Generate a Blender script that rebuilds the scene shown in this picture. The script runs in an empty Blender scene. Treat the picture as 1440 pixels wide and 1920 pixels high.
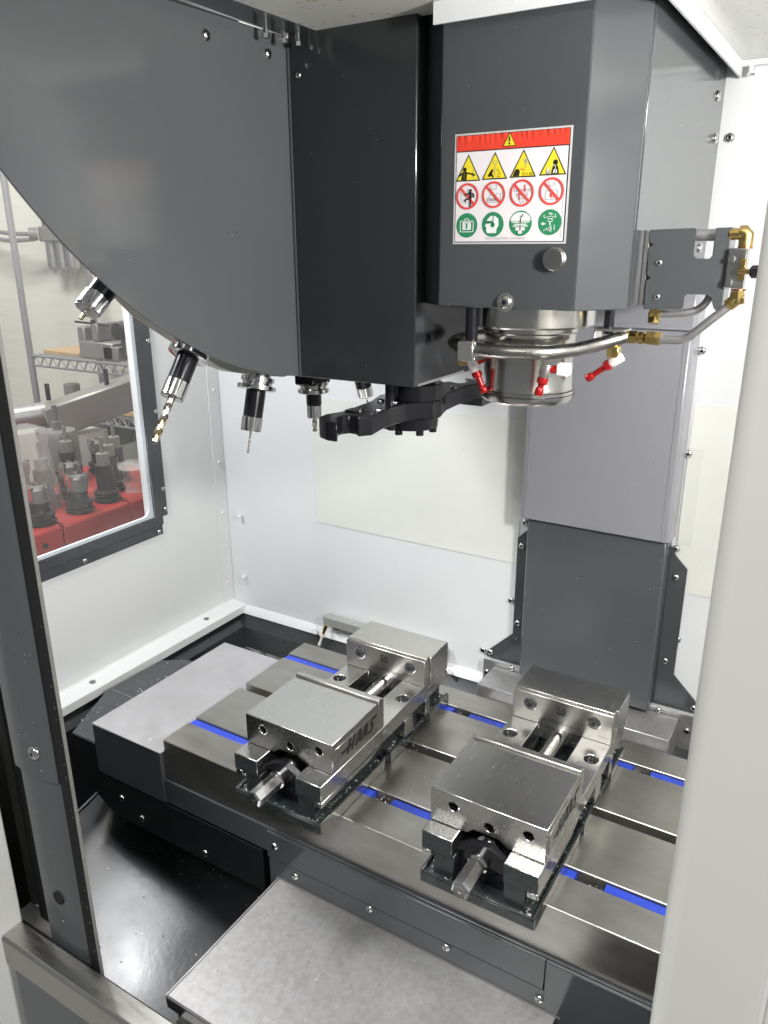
import bpy, bmesh, math, random
from mathutils import Vector, Matrix
random.seed(7)
S = bpy.context.scene
COL = S.collection
R = math.radians

# ------------------------------------------------------------------ camera, world, lamps, exposure
cam = bpy.data.cameras.new("camera")
cam.sensor_fit = 'VERTICAL'; cam.sensor_height = 36.0; cam.sensor_width = 27.0
cam.lens = 36.0 * 1467.7 / 1920.0
cam.clip_start = 0.02; cam.clip_end = 60
co = bpy.data.objects.new("camera", cam); COL.objects.link(co)
_r = Vector((0.85447671, 0.51946455, -0.00511188)); _d = Vector((0.16433788, -0.27963105, -0.94593844)); _f = Vector((-0.49281092, 0.8074423, -0.32430592))
mw = Matrix((( _r.x, -_d.x, -_f.x, 0), (_r.y, -_d.y, -_f.y, 0), (_r.z, -_d.z, -_f.z, 0.72), (0, 0, 0, 1)))
co.matrix_world = mw
S.camera = co
W = bpy.data.worlds.new("World"); S.world = W; W.use_nodes = True
bg = W.node_tree.nodes['Background']; bg.inputs[0].default_value = (0.93, 0.97, 1.0, 1); bg.inputs[1].default_value = 0.20
S.view_settings.view_transform = 'Standard'; S.view_settings.look = 'None'
S.view_settings.exposure = 0.1; S.view_settings.gamma = 1.0
S.cycles.max_bounces = 10; S.cycles.diffuse_bounces = 5; S.cycles.glossy_bounces = 5
S.cycles.transparent_max_bounces = 12
S.cycles.use_denoising = True

def area(name, loc, target, power, sx, sy, color=(1, 1, 1)):
    l = bpy.data.lights.new(name, 'AREA'); l.shape = 'RECTANGLE'; l.size = sx; l.size_y = sy; l.energy = power; l.color = color
    o = bpy.data.objects.new(name, l); COL.objects.link(o); o.location = loc
    o.rotation_euler = (Vector(target) - Vector(loc)).to_track_quat('-Z', 'Y').to_euler()
    return o
area("work_lamp", (0.33, 0.455, 0.82), (-0.60, 0.86, 0.66), 13.5, 0.10, 0.10, (1.0, 0.985, 0.96))
area("work_lamp", (-1.00, 0.56, 0.90), (-0.55, 1.00, 0.15), 7.5, 0.30, 0.06, (0.97, 0.98, 1.0))
area("shop_ceiling_lamp", (-0.3, -1.1, 2.3), (-0.5, 0.5, 0.0), 56.0, 1.4, 0.5, (1.0, 0.99, 0.97))
area("shop_ceiling_lamp", (-2.3, 0.8, 2.4), (-2.3, 1.6, 0.2), 70.0, 1.2, 0.5, (1.0, 0.98, 0.95))

# ------------------------------------------------------------------ materials
def mat(name, base, rough=0.4, metal=0.0, var=0.0, vscale=12.0, bump=0.0, bscale=300.0, rvar=0.0, stretch=None, coat=0.0, spec=None, col2=None, spots=None, detail=4.0):
    m = bpy.data.materials.new(name); m.use_nodes = True
    nt = m.node_tree; n = nt.nodes; L = nt.links; b = n['Principled BSDF']
    b.inputs['Base Color'].default_value = (*base, 1); b.inputs['Roughness'].default_value = rough; b.inputs['Metallic'].default_value = metal
    if coat: b.inputs['Coat Weight'].default_value = coat; b.inputs['Coat Roughness'].default_value = 0.08
    if spec is not None: b.inputs['Specular IOR Level'].default_value = spec
    tc = n.new('ShaderNodeTexCoord')
    vec = tc.outputs['Object']
    if stretch:
        mp = n.new('ShaderNodeMapping'); mp.inputs['Scale'].default_value = stretch; L.new(vec, mp.inputs[0]); svec = mp.outputs[0]
    else: svec = vec
    if var or col2 is not None or rvar:
        nz = n.new('ShaderNodeTexNoise'); nz.inputs['Scale'].default_value = vscale; nz.inputs['Detail'].default_value = detail; nz.inputs['Roughness'].default_value = 0.6
        L.new(svec, nz.inputs['Vector'])
        rp = n.new('ShaderNodeMapRange'); rp.inputs[1].default_value = 0.3; rp.inputs[2].default_value = 0.7
        L.new(nz.outputs['Fac'], rp.inputs[0])
        mx = n.new('ShaderNodeMix'); mx.data_type = 'RGBA'
        c2 = col2 if col2 is not None else tuple(c * (1 - var) for c in base)
        mx.inputs[6].default_value = (*base, 1); mx.inputs[7].default_value = (*c2, 1)
        L.new(rp.outputs[0], mx.inputs[0]); last = mx.outputs[2]
        if spots:
            vo = n.new('ShaderNodeTexVoronoi'); vo.inputs['Scale'].default_value = spots[0]; L.new(vec, vo.inputs['Vector'])
            nb = n.new('ShaderNodeTexNoise'); nb.inputs['Scale'].default_value = spots[0] * .35; L.new(vec, nb.inputs['Vector'])
            sb = n.new('ShaderNodeMath'); sb.operation = 'MULTIPLY'; sb.inputs[1].default_value = spots[1] * 2
            L.new(nb.outputs['Fac'], sb.inputs[0])
            lt = n.new('ShaderNodeMath'); lt.operation = 'SUBTRACT'; L.new(sb.outputs[0], lt.inputs[0]); L.new(vo.outputs['Distance'], lt.inputs[1])
            cl = n.new('ShaderNodeMapRange'); cl.inputs[1].default_value = 0.0; cl.inputs[2].default_value = 0.06; L.new(lt.outputs[0], cl.inputs[0])
            ml = n.new('ShaderNodeMath'); ml.operation = 'MULTIPLY'; ml.inputs[1].default_value = spots[3]; L.new(cl.outputs[0], ml.inputs[0])
            m2 = n.new('ShaderNodeMix'); m2.data_type = 'RGBA'; m2.inputs[7].default_value = (*spots[2], 1)
            L.new(ml.outputs[0], m2.inputs[0]); L.new(last, m2.inputs[6]); last = m2.outputs[2]
        L.new(last, b.inputs['Base Color'])
        if rvar:
            r2 = n.new('ShaderNodeMapRange'); r2.inputs[1].default_value = 0.3; r2.inputs[2].default_value = 0.7
            r2.inputs[3].default_value = max(0.03, rough - rvar); r2.inputs[4].default_value = rough + rvar
            nz2 = n.new('ShaderNodeTexNoise'); nz2.inputs['Scale'].default_value = vscale * 1.7; nz2.inputs['Detail'].default_value = 5; L.new(svec, nz2.inputs['Vector'])
            L.new(nz2.outputs['Fac'], r2.inputs[0]); L.new(r2.outputs[0], b.inputs['Roughness'])
    if bump:
        nb = n.new('ShaderNodeTexNoise'); nb.inputs['Scale'].default_value = bscale; nb.inputs['Detail'].default_value = 3
        L.new(svec, nb.inputs['Vector'])
        bp = n.new('ShaderNodeBump'); bp.inputs['Strength'].default_value = bump; bp.inputs['Distance'].default_value = 0.001
        L.new(nb.outputs['Fac'], bp.inputs['Height']); L.new(bp.outputs[0], b.inputs['Normal'])
    return m

M = {}
M['white'] = mat('white_enamel', (0.77, 0.785, 0.80), 0.38, 0, var=.05, vscale=5, bump=.04, bscale=350, spots=(70, .07, (.35, .33, .28), .5))
M['wall_l'] = mat('white_enamel_left', (0.81, 0.82, 0.815), 0.42, 0, var=.05, vscale=4, bump=.04, bscale=350, spots=(55, .07, (.3, .3, .28), .5))
M['ceil'] = mat('white_enamel_spotted', (0.76, 0.755, 0.72), 0.35, 0, var=.05, vscale=5, spots=(75, .18, (.42, .31, .15), .75))
M['film'] = mat('yellowed_film', (0.775, 0.785, 0.745), 0.33, 0, var=.05, vscale=6, spots=(20, .05, (.5, .42, .25), .5))
M['filmd'] = mat('yellowed_film_strip', (0.73, 0.74, 0.69), 0.35, 0, var=.05, vscale=6)
M['dark'] = mat('charcoal_powder_coat', (0.066, 0.071, 0.076), 0.13, 0, var=.08, vscale=6, bump=.05, bscale=420, rvar=.03)
M['darkpan'] = mat('charcoal_chip_pan', (0.030, 0.033, 0.035), 0.24, 0, var=.2, vscale=5, bump=.08, bscale=110, rvar=.05)
M['dark3'] = mat('charcoal_lighter_coat', (0.088, 0.095, 0.101), 0.20, 0, var=.08, vscale=6, bump=.05, bscale=420, rvar=.03)  # charcoal scaled lighter for column, post and sill front panel
M['dark4'] = mat('charcoal_gloss_lit', (0.092, 0.097, 0.102), 0.11, 0, var=.07, vscale=5, bump=.05, bscale=420, rvar=.03)  # charcoal base raised to stand in for missing light on the carousel panel
M['dark2'] = mat('near_black_gloss_coat', (0.027, 0.030, 0.032), 0.14, 0, var=.08, vscale=6, bump=.04, bscale=420, rvar=.03)
M['black'] = mat('black_paint', (0.012, 0.013, 0.014), 0.3, 0, bump=.05)
M['blackox'] = mat('black_oxide', (0.016, 0.016, 0.020), 0.20, 0.3, rvar=.04, var=.2, vscale=30, bump=.02)
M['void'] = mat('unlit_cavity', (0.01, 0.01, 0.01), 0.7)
M['seal'] = mat('black_rubber', (0.016, 0.017, 0.016), 0.85, 0, bump=.1, bscale=200, spec=.25)
M['gasket'] = mat('pale_gasket', (0.62, 0.66, 0.70), 0.5)
M['lgrey'] = mat('light_grey_steel_cover', (0.39, 0.39, 0.425), 0.33, 0.25, var=.08, vscale=5, bump=.03, rvar=.05)
M['steelv'] = mat('vise_ground_steel', (0.54, 0.535, 0.515), 0.26, 1, var=.03, vscale=22, rvar=.02, bump=.002, bscale=200, stretch=(5, 1, 5))
M['jaw'] = mat('jaw_plate_steel', (0.54, 0.53, 0.505), 0.30, 1, var=.06, vscale=10, rvar=.03, stretch=(1, 4, 6), bump=.006, bscale=160)
M['table'] = mat('worn_table_steel', (0.42, 0.412, 0.390), 0.34, 0.92, col2=(0.28, 0.272, 0.245), vscale=9, rvar=.05, bump=.008, bscale=120, stretch=(1, 2.2, 2.2), detail=6)
M['sheet'] = mat('galvanised_sheet', (0.45, 0.445, 0.455), 0.40, 0.7, col2=(0.35, 0.345, 0.34), vscale=120, rvar=.03, bump=.01, bscale=160, detail=6, spots=(60, .12, (.25, .24, .23), .55))
M['tray'] = mat('stainless_tray_plate', (0.47, 0.465, 0.485), 0.40, 0.6, col2=(0.39, 0.385, 0.395), vscale=16, rvar=.05, bump=.01, bscale=60, detail=8)
M['sill'] = mat('brushed_stainless', (0.52, 0.51, 0.48), 0.30, 1, var=.1, vscale=12, rvar=.04, stretch=(1, 8, 8), bump=.008, bscale=90)
M['chrome'] = mat('bright_steel', (0.68, 0.67, 0.66), 0.16, 1, var=.1, vscale=20, rvar=.04)
M['nose'] = mat('turned_steel', (0.55, 0.535, 0.51), 0.20, 1, var=.08, vscale=6, rvar=.03, stretch=(1, 1, 10), bump=.006, bscale=90)
M['tube'] = mat('stainless_tube', (0.42, 0.405, 0.385), 0.30, 1, var=.1, vscale=30, rvar=.06)
M['tube2'] = mat('aluminium_tube', (0.52, 0.51, 0.52), 0.38, 0.9, var=.12, vscale=50, rvar=.06)
M['brass'] = mat('brass', (0.62, 0.45, 0.17), 0.25, 1, var=.2, vscale=60, rvar=.08)
M['gold'] = mat('gold_coated_drill', (0.66, 0.55, 0.34), 0.25, 1, var=.15, vscale=60)
M['hss'] = mat('drill_steel', (0.62, 0.57, 0.50), 0.22, 1, var=.2, vscale=80)
M['alu'] = mat('bare_aluminium', (0.66, 0.64, 0.61), 0.34, 1, var=.08, vscale=40, bump=.05)
M['red'] = mat('red_anodised', (0.42, 0.016, 0.018), 0.25, 0.5)
M['copper'] = mat('copper', (0.50, 0.20, 0.10), 0.3, 1)
M['bargrey'] = mat('grey_anodised_bar', (0.42, 0.43, 0.41), 0.4, 0.3)
M['white_pl'] = mat('white_plastic', (0.75, 0.71, 0.68), 0.4)
M['cast'] = mat('dark_green_cast_iron', (0.045, 0.055, 0.055), 0.28, 0.25, var=.4, vscale=30, bump=.15, bscale=110, rvar=.1)
M['blue'] = mat('blue_plastic', (0.024, 0.060, 0.50), 0.38, 0, var=.1, vscale=30)
M['ivory'] = mat('ivory_plastic', (0.66, 0.655, 0.60), 0.4)
M['chip'] = mat('aluminium_chips', (0.85, 0.84, 0.82), 0.3, 0.8)
M['etch'] = mat('black_etching', (0.02, 0.02, 0.02), 0.5)
M['door'] = mat('cream_enamel', (0.74, 0.74, 0.69), 0.4, 0, var=.06, vscale=3, bump=.03)
M['frame_w'] = mat('white_door_frame', (0.80, 0.80, 0.77), 0.4)
# sticker inks
M['s_white'] = mat('vinyl_white', (0.80, 0.76, 0.78), 0.35, 0, var=.04, vscale=20, bump=.06, bscale=60)
M['s_edge'] = mat('vinyl_edge', (0.55, 0.55, 0.55), 0.4)
M['s_red'] = mat('vinyl_red', (0.74, 0.055, 0.03), 0.34, 0, bump=.1, bscale=120)
M['s_ring'] = mat('ink_red', (0.70, 0.07, 0.06), 0.4)
M['s_yel'] = mat('ink_yellow', (0.80, 0.66, 0.03), 0.4)
M['s_grn'] = mat('ink_green', (0.025, 0.23, 0.10), 0.4)
M['s_blk'] = mat('ink_black', (0.012, 0.012, 0.012), 0.45)
M['s_gry'] = mat('ink_grey', (0.32, 0.32, 0.33), 0.5)
M['s_wht'] = mat('ink_white', (0.78, 0.79, 0.78), 0.4)
# shop outside the window
M['shopwall'] = mat('cream_insulated_wall', (0.74, 0.735, 0.65), 0.55, 0, var=.08, vscale=6, bump=.5, bscale=9, stretch=(1, 1, 9))
M['cart'] = mat('red_cart_plastic', (0.40, 0.028, 0.026), 0.38, 0, var=.2, vscale=9)
M['galv'] = mat('zinc_wire', (0.36, 0.36, 0.38), 0.4, 0.6)
M['wood'] = mat('plywood', (0.52, 0.36, 0.20), 0.6, 0, var=.15, vscale=12)
M['concrete'] = mat('shop_concrete', (0.33, 0.33, 0.32), 0.6, 0, var=.2, vscale=3)
M['gmach'] = mat('grey_machine_paint', (0.22, 0.215, 0.21), 0.45, 0.2, var=.2, vscale=10)
M['gbeam'] = mat('grey_steel_beam', (0.30, 0.29, 0.275), 0.45, 0.35, var=.15, vscale=8)
M['pinkbox'] = mat('pale_carton', (0.62, 0.50, 0.47), 0.6)
M['toolblk'] = mat('dark_tool_steel', (0.035, 0.03, 0.03), 0.3, 0.5, rvar=.05, var=.2, vscale=20)
# glass pane with haze, plastic bag
def haze_mat(name, amount, col, rough=.5):
    m = bpy.data.materials.new(name); m.use_nodes = True; nt = m.node_tree; n = nt.nodes; n.clear(); L = nt.links
    o = n.new('ShaderNodeOutputMaterial'); t = n.new('ShaderNodeBsdfTransparent'); p = n.new('ShaderNodeBsdfPrincipled')
    p.inputs['Base Color'].default_value = (*col, 1); p.inputs['Roughness'].default_value = rough
    mx = n.new('ShaderNodeMixShader'); L.new(t.outputs[0], mx.inputs[1]); L.new(p.outputs[0], mx.inputs[2]); L.new(mx.outputs[0], o.inputs[0])
    tc = n.new('ShaderNodeTexCoord'); nz = n.new('ShaderNodeTexNoise'); nz.inputs['Scale'].default_value = 7; nz.inputs['Detail'].default_value = 6
    L.new(tc.outputs['Object'], nz.inputs['Vector'])
    mr = n.new('ShaderNodeMapRange'); mr.inputs[1].default_value = .3; mr.inputs[2].default_value = .7; mr.inputs[3].default_value = amount * .7; mr.inputs[4].default_value = amount * 1.3
    L.new(nz.outputs['Fac'], mr.inputs[0]); L.new(mr.outputs[0], mx.inputs[0])
    return m
M['pane'] = haze_mat('misted_window_pane', .065, (.62, .62, .60), .35)
M['bag'] = haze_mat('clear_plastic_bag', .30, (.75, .73, .70), .2)

# ------------------------------------------------------------------ mesh helpers
class MB:
    def __init__(s): s.bm = bmesh.new()
    def box(s, x0, x1, y0, y1, z0, z1, mi=0):
        v = [s.bm.verts.new((x, y, z)) for x in (x0, x1) for y in (y0, y1) for z in (z0, z1)]
        for q in ((0, 1, 3, 2), (4, 6, 7, 5), (0, 4, 5, 1), (2, 3, 7, 6), (0, 2, 6, 4), (1, 5, 7, 3)):
            f = s.bm.faces.new([v[i] for i in q]); f.material_index = mi
        return s
    def prism(s, pts, axis, a, b, holes=(), mi=0):
        """2D outline (and holes) extruded along an axis from a to b; axis x: (y,z), y: (x,z), z: (x,y)"""
        def P(p, t):
            return {'x': (t, p[0], p[1]), 'y': (p[0], t, p[1]), 'z': (p[0], p[1], t)}[axis]
        loops = [list(pts)] + [list(h) for h in holes]
        rings = []
        for lp in loops:
            A = [s.bm.verts.new(P(p, a)) for p in lp]; B = [s.bm.verts.new(P(p, b)) for p in lp]
            rings.append((A, B))
            for i in range(len(lp)):
                j = (i + 1) % len(lp)
                s.bm.faces.new((A[i], A[j], B[j], B[i])).material_index = mi
        for k in (0, 1):
            if not holes:
                s.bm.faces.new(rings[0][k]).material_index = mi
            else:
                ed = []
                for r in rings:
                    vs = r[k]
                    for i in range(len(vs)):
                        e = s.bm.edges.get((vs[i], vs[(i + 1) % len(vs)]))
                        ed.append(e)
                g = bmesh.ops.triangle_fill(s.bm, use_beauty=True, edges=ed)
                for f in g['geom']:
                    if isinstance(f, bmesh.types.BMFace): f.material_index = mi
        return s
    def lathe(s, prof, origin, axis=(0, 0, 1), n=32, mi=0, caps=True, phase=0.0):
        """profile of (radius, distance along axis)"""
        ax = Vector(axis).normalized(); o = Vector(origin)
        u = ax.orthogonal().normalized(); v = ax.cross(u)
        prev = None
        for r, h in prof:
            ring = [s.bm.verts.new(o + ax * h + (u * math.cos(2 * math.pi * i / n + phase) + v * math.sin(2 * math.pi * i / n + phase)) * max(r, 1e-5)) for i in range(n)]
            if prev:
                for i in range(n):
                    s.bm.faces.new((prev[i], prev[(i + 1) % n], ring[(i + 1) % n], ring[i])).material_index = mi
            elif caps: s.bm.faces.new(ring[::-1]).material_index = mi
            prev = ring
        if caps: s.bm.faces.new(prev).material_index = mi
        return s
    def cyl(s, p0, p1, r, r1=None, n=16, mi=0, phase=0.0):
        d = Vector(p1) - Vector(p0)
        return s.lathe([(r, 0), (r if r1 is None else r1, d.length)], p0, d, n, mi, True, phase)
    def tube(s, pts, r, n=12, sub=6, mi=0):
        P = [Vector(p) for p in pts]; Q = []
        if sub > 1 and len(P) > 2:
            for i in range(len(P) - 1):
                p0 = P[max(i - 1, 0)]; p1 = P[i]; p2 = P[i + 1]; p3 = P[min(i + 2, len(P) - 1)]
                for k in range(sub):
                    t = k / sub
                    Q.append(.5 * ((2 * p1) + (p2 - p0) * t + (2 * p0 - 5 * p1 + 4 * p2 - p3) * t * t + (3 * p1 - p0 - 3 * p2 + p3) * t ** 3))
            Q.append(P[-1])
        else: Q = P
        prev = None; up = None
        for i, q in enumerate(Q):
            d = (Q[min(i + 1, len(Q) - 1)] - Q[max(i - 1, 0)]).normalized()
            if up is None: up = d.orthogonal().normalized()
            up = (up - d * up.dot(d)).normalized(); w = d.cross(up)
            ring = [s.bm.verts.new(q + (up * math.cos(2 * math.pi * k / n) + w * math.sin(2 * math.pi * k / n)) * r) for k in range(n)]
            if prev:
                for k in range(n): s.bm.faces.new((prev[k], prev[(k + 1) % n], ring[(k + 1) % n], ring[k])).material_index = mi
            else: s.bm.faces.new(ring[::-1]).material_index = mi
            prev = ring
        s.bm.faces.new(prev).material_index = mi
        return s
    def bar(s, p0, p1, w, h, up=(0, 0, 1), mi=0):
        p0 = Vector(p0); p1 = Vector(p1); d = (p1 - p0).normalized(); upv = Vector(up); sd = d.cross(upv).normalized(); u2 = sd.cross(d)
        v = []
        for p in (p0, p1):
            for a, b in ((-1, -1), (1, -1), (1, 1), (-1, 1)): v.append(s.bm.verts.new(p + sd * a * w / 2 + u2 * b * h / 2))
        for q in ((0, 1, 2, 3), (7, 6, 5, 4), (0, 4, 5, 1), (1, 5, 6, 2), (2, 6, 7, 3), (3, 7, 4, 0)): s.bm.faces.new([v[i] for i in q]).material_index = mi
        return s
    def quad(s, pts, mi=0):
        s.bm.faces.new([s.bm.verts.new(p) for p in pts]).material_index = mi; return s

WO = {}
def build(name, mb, m, parent=None, bevel=0.0, smooth=True, origin=None, ang=35, seg=1):
    bm = mb.bm
    bmesh.ops.recalc_face_normals(bm, faces=bm.faces)
    if smooth:
        for f in bm.faces: f.smooth = True
        for e in bm.edges:
            if len(e.link_faces) == 2 and e.calc_face_angle(0) > R(ang): e.smooth = False
    vs = [v.co for v in bm.verts]
    if origin is None:
        if parent is not None and parent.name in WO and False: origin = WO[parent.name]
        else:
            origin = Vector((sum((min(v[0] for v in vs), max(v[0] for v in vs))) / 2, (min(v[1] for v in vs) + max(v[1] for v in vs)) / 2, min(v[2] for v in vs)))
    origin = Vector(origin)
    bmesh.ops.translate(bm, verts=bm.verts, vec=-origin)
    me = bpy.data.meshes.new(name); bm.to_mesh(me); bm.free()
    for mm in (m if isinstance(m, (list, tuple)) else [m]): me.materials.append(mm)
    o = bpy.data.objects.new(name, me); COL.objects.link(o)
    if parent is not None:
        o.parent = parent; o.location = origin - WO[parent.name]
    else: o.location = origin
    WO[o.name] = origin
    if bevel:
        bv = o.modifiers.new('bevel', 'BEVEL'); bv.width = bevel; bv.segments = seg; bv.limit_method = 'ANGLE'; bv.angle_limit = R(40)
        bv.harden_normals = False
    return o
def tag(o, label=None, cat=None, group=None, kind=None):
    if label: o['label'] = label
    if cat: o['category'] = cat
    if group: o['group'] = group
    if kind: o['kind'] = kind
    return o
def thing(name, label, cat, loc=(0, 0, 0), group=None):
    o = bpy.data.objects.new(name, None); COL.objects.link(o); o.location = loc; o.empty_display_size = .02
    WO[o.name] = Vector(loc); return tag(o, label, cat, group)
def struct(name, mb, m, **k):
    return tag(build(name, mb, m, **k), kind='structure')

def rot_to(n): return Vector((0, 0, 1)).rotation_difference(Vector(n).normalized()).to_euler()
# shared screws: a dome with a flat dark hexagon for the drive recess shade
def screw_mesh(name, prof, hexr, m, mdark, n=14):
    mb = MB(); mb.lathe(prof, (0, 0, 0), (0, 0, 1), n)
    h = prof[-1][1]
    mb.lathe([(hexr, h + .00005), (hexr, h + .0001)], (0, 0, 0), (0, 0, 1), 6, 1)
    bm = mb.bm; bmesh.ops.recalc_face_normals(bm, faces=bm.faces)
    for f in bm.faces: f.smooth = True
    for e in bm.edges:
        if len(e.link_faces) == 2 and e.calc_face_angle(0) > R(45): e.smooth = False
    me = bpy.data.meshes.new(name); bm.to_mesh(me); bm.free(); me.materials.append(m); me.materials.append(mdark); return me
SCREW = screw_mesh('dome_screw', [(1, 0), (1, .12), (.92, .3), (.7, .5), (.42, .6)], .36, M['chrome'], M['blackox'])
WSCREW = screw_mesh('dome_screw_painted', [(1, 0), (1, .12), (.92, .3), (.7, .5), (.42, .6)], .36, M['frame_w'], M['gmach'])
M['sock'] = mat('dark_socket_steel', (0.10, 0.10, 0.105), 0.32, 0.7)
SOCK = screw_mesh('socket_screw', [(1, 0), (1, .12), (.8, .14), (.8, .3), (.72, .36), (.5, .36)], .42, M['sock'], M['void'], 20)
def screw(parent, pos, normal, r, mesh=None, name='screw'):
    o = bpy.data.objects.new(name, mesh or SCREW); COL.objects.link(o); o.parent = parent
    o.location = Vector(pos) - WO[parent.name]; o.rotation_euler = rot_to(normal); o.scale = (r, r, r)
    return o
def copy_tree(o, parent=None):
    c = o.copy(); COL.objects.link(c)
    if parent is not None: c.parent = parent
    for ch in list(o.children): copy_tree(ch, c)
    return c
def circ(cx, cy, r, n=20, a0=0.0): return [(cx + r * math.cos(a0 + 2 * math.pi * i / n), cy + r * math.sin(a0 + 2 * math.pi * i / n)) for i in range(n)]
# flat print: 2D outlines laid on a plane o + r*x + u*y, lifted by off along n
class Plane:
    def __init__(s, o, r, u, n): s.o, s.r, s.u, s.n = Vector(o), Vector(r), Vector(u), Vector(n)
    def __call__(s, x, y, off=0): return s.o + s.r * x + s.u * y + s.n * off
def flat(mb, pl, pts, off, mi=0, thick=.00015):
    A = [mb.bm.verts.new(pl(x, y, off)) for x, y in pts]
    mb.bm.faces.new(A).material_index = mi
def stroke(mb, pl, a, b, w, off, mi=0):
    a = Vector(a); b = Vector(b); d = (b - a).normalized(); p = Vector((-d.y, d.x)) * w / 2
    flat(mb, pl, [a + p, b + p, b - p, a - p], off, mi)
def ringflat(mb, pl, cx, cy, r0, r1, off, mi=0, n=36, ax=1.0):
    for i in range(n):
        a = 2 * math.pi * i / n; b = 2 * math.pi * (i + 1) / n
        flat(mb, pl, [(cx + ax * r0 * math.cos(a), cy + r0 * math.sin(a)), (cx + ax * r1 * math.cos(a), cy + r1 * math.sin(a)), (cx + ax * r1 * math.cos(b), cy + r1 * math.sin(b)), (cx + ax * r0 * math.cos(b), cy + r0 * math.sin(b))], off, mi)
def text(mb, string, pl, x, y, size, off, mi=0, shear=0.0, width=None):
    cu = bpy.data.curves.new('t', 'FONT'); cu.body = string; cu.size = size; cu.shear = shear; cu.resolution_u = 2
    ob = bpy.data.objects.new('t', cu); COL.objects.link(ob)
    me = ob.to_mesh()
    xs = [v.co.x for v in me.vertices]; sc = 1.0
    if width: sc = width / (max(xs) - min(xs))
    vs = [mb.bm.verts.new(pl(x + v.co.x * sc, y + v.co.y, off)) for v in me.vertices]
    for p in me.polygons:
        try: mb.bm.faces.new([vs[i] for i in p.vertices]).material_index = mi
        except ValueError: pass
    ob.to_mesh_clear(); bpy.data.objects.remove(ob); bpy.data.curves.remove(cu)

# ------------------------------------------------------------------ THE SETTING: enclosure walls, ceiling, chip pan
# back wall
mb = MB(); mb.box(-1.175, 0.46, 1.23, 1.245, -0.075, 1.02)
back = struct('back_wall', mb, M['white'])
mb = MB(); mb.prism([(1.2295, -.062), (1.222, -.066), (1.215, -.078), (1.2295, -.078)], 'x', -1.12, -.522)
build('bottom_flange', mb, M['white'], back)
for x0, x1, z0, z1 in ((-.914, -.471, .176, .437), (-.471, -.46, .262, .437), (-.206, .35, .187, .492)):
    mb = MB(); mb.box(x0, x1, 1.2285, 1.2297, z0, z1); build('protective_film', mb, M['film'], back)
for x0, x1 in ((-.487, -.461), (-.206, -.184)):
    mb = MB(); mb.box(x0, x1, 1.2272, 1.2283, .267, .56 if x0 < -.3 else .425); build('film_strip', mb, M['filmd'], back)
for x, z in ((-.460, .415), (-.460, .258), (-.206, .415), (-.206, .26), (-.479, .104), (-.187, .104), (-.205, .57), (-.203, .852), (-.530, -.012), (-.47, .57)):
    screw(back, (x, 1.2275, z), (0, -1, 0), .0062)
for i, z in enumerate((.156, .012, -.105)):
    mb = MB(); mb.cyl((-1.118, 1.229, z), (-1.1145, 1.2175, z), .003, n=10); mb.lathe([(.0048, 0), (.0048, .003), (.003, .0045)], (-1.1145, 1.2175, z), (.3, -1, 0), 10)
    build('stud', mb, M['white'], back)
mb = MB(); mb.cyl((-.922, 1.22, -.071), (-.905, 1.20, -.064), .004, n=8); build('stud', mb, M['white'], back)
mb = MB(); mb.cyl((-.60, 1.22, -.071), (-.585, 1.20, -.064), .004, n=8); build('stud', mb, M['white'], back)

# left wall with its window opening, ledge and corner flange
mb = MB()
mb.prism([(0.40, -.09), (1.23, -.09), (1.23, 1.02), (0.40, 1.02)], 'x', -1.175, -1.160, holes=[[(.45, .205), (1.0105, .205), (1.0105, .90), (.45, .90)]])
left = struct('left_wall', mb, M['wall_l'])
mb = MB(); mb.prism([(-1.1595, -.052), (-1.1575, -.056), (-1.1230, -.0600), (-1.1205, -.0615), (-1.1200, -.0775), (-1.1230, -.0775), (-1.1250, -.0640), (-1.1595, -.0640)], 'y', .42, 1.2285)
build('ledge', mb, M['wall_l'], left)
for y, z in ((.815, -.057), (1.12, -.057)):
    mb = MB(); mb.lathe([(.006, 0), (.006, .0012), (.003, .002)], (-1.142, y, -.0582), (.1, 0, 1), 12); build('ledge_bolt', mb, M['gmach'], left)
mb = MB(); mb.box(-1.1595, -1.1575, 1.196, 1.2285, -.05, .93); build('corner_flange', mb, M['wall_l'], left)
for y, z in ((1.212, .43), (1.212, .274), (1.212, -.012), (1.212, .158)):
    screw(left, (-1.1573, y, z), (1, 0, 0), .0048, WSCREW)

# ceiling: a sheet with a cut-out for head and tool changer
mb = MB()
mb.prism([(-.573, .38), (.46, .38), (.46, 1.229), (-.200, 1.229), (-.200, .772), (-.412, .772), (-.412, .812), (-.573, .812)], 'z', .941, .946)
ceil = struct('machine_ceiling', mb, M['ceil'])
mb = MB(); mb.box(-.2000, -.1975, .774, 1.224, .922, .9405); build('opening_lip', mb, M['white'], ceil)
mb = MB(); mb.box(-.412, -.2005, .7715, .774, .921, .9405); build('opening_lip', mb, M['white'], ceil)
mb = MB(); mb.box(-.198, .455, 1.214, 1.2285, .934, .9405); build('rear_flange', mb, M['white'], ceil)
for x in (-.186, -.05, .1):
    mb = MB(); mb.cyl((x, 1.216, .9335), (x, 1.216, .925), .004, n=8); mb.cyl((x, 1.216, .925), (x, 1.216, .922), .0055, n=6); build('hanging_bolt', mb, M['chrome'], ceil)
mb = MB(); mb.bar((-.02, .80, .9395), (-.02, 1.2, .9395), .05, .0025); build('stiffener', mb, M['ceil'], ceil)
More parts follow.
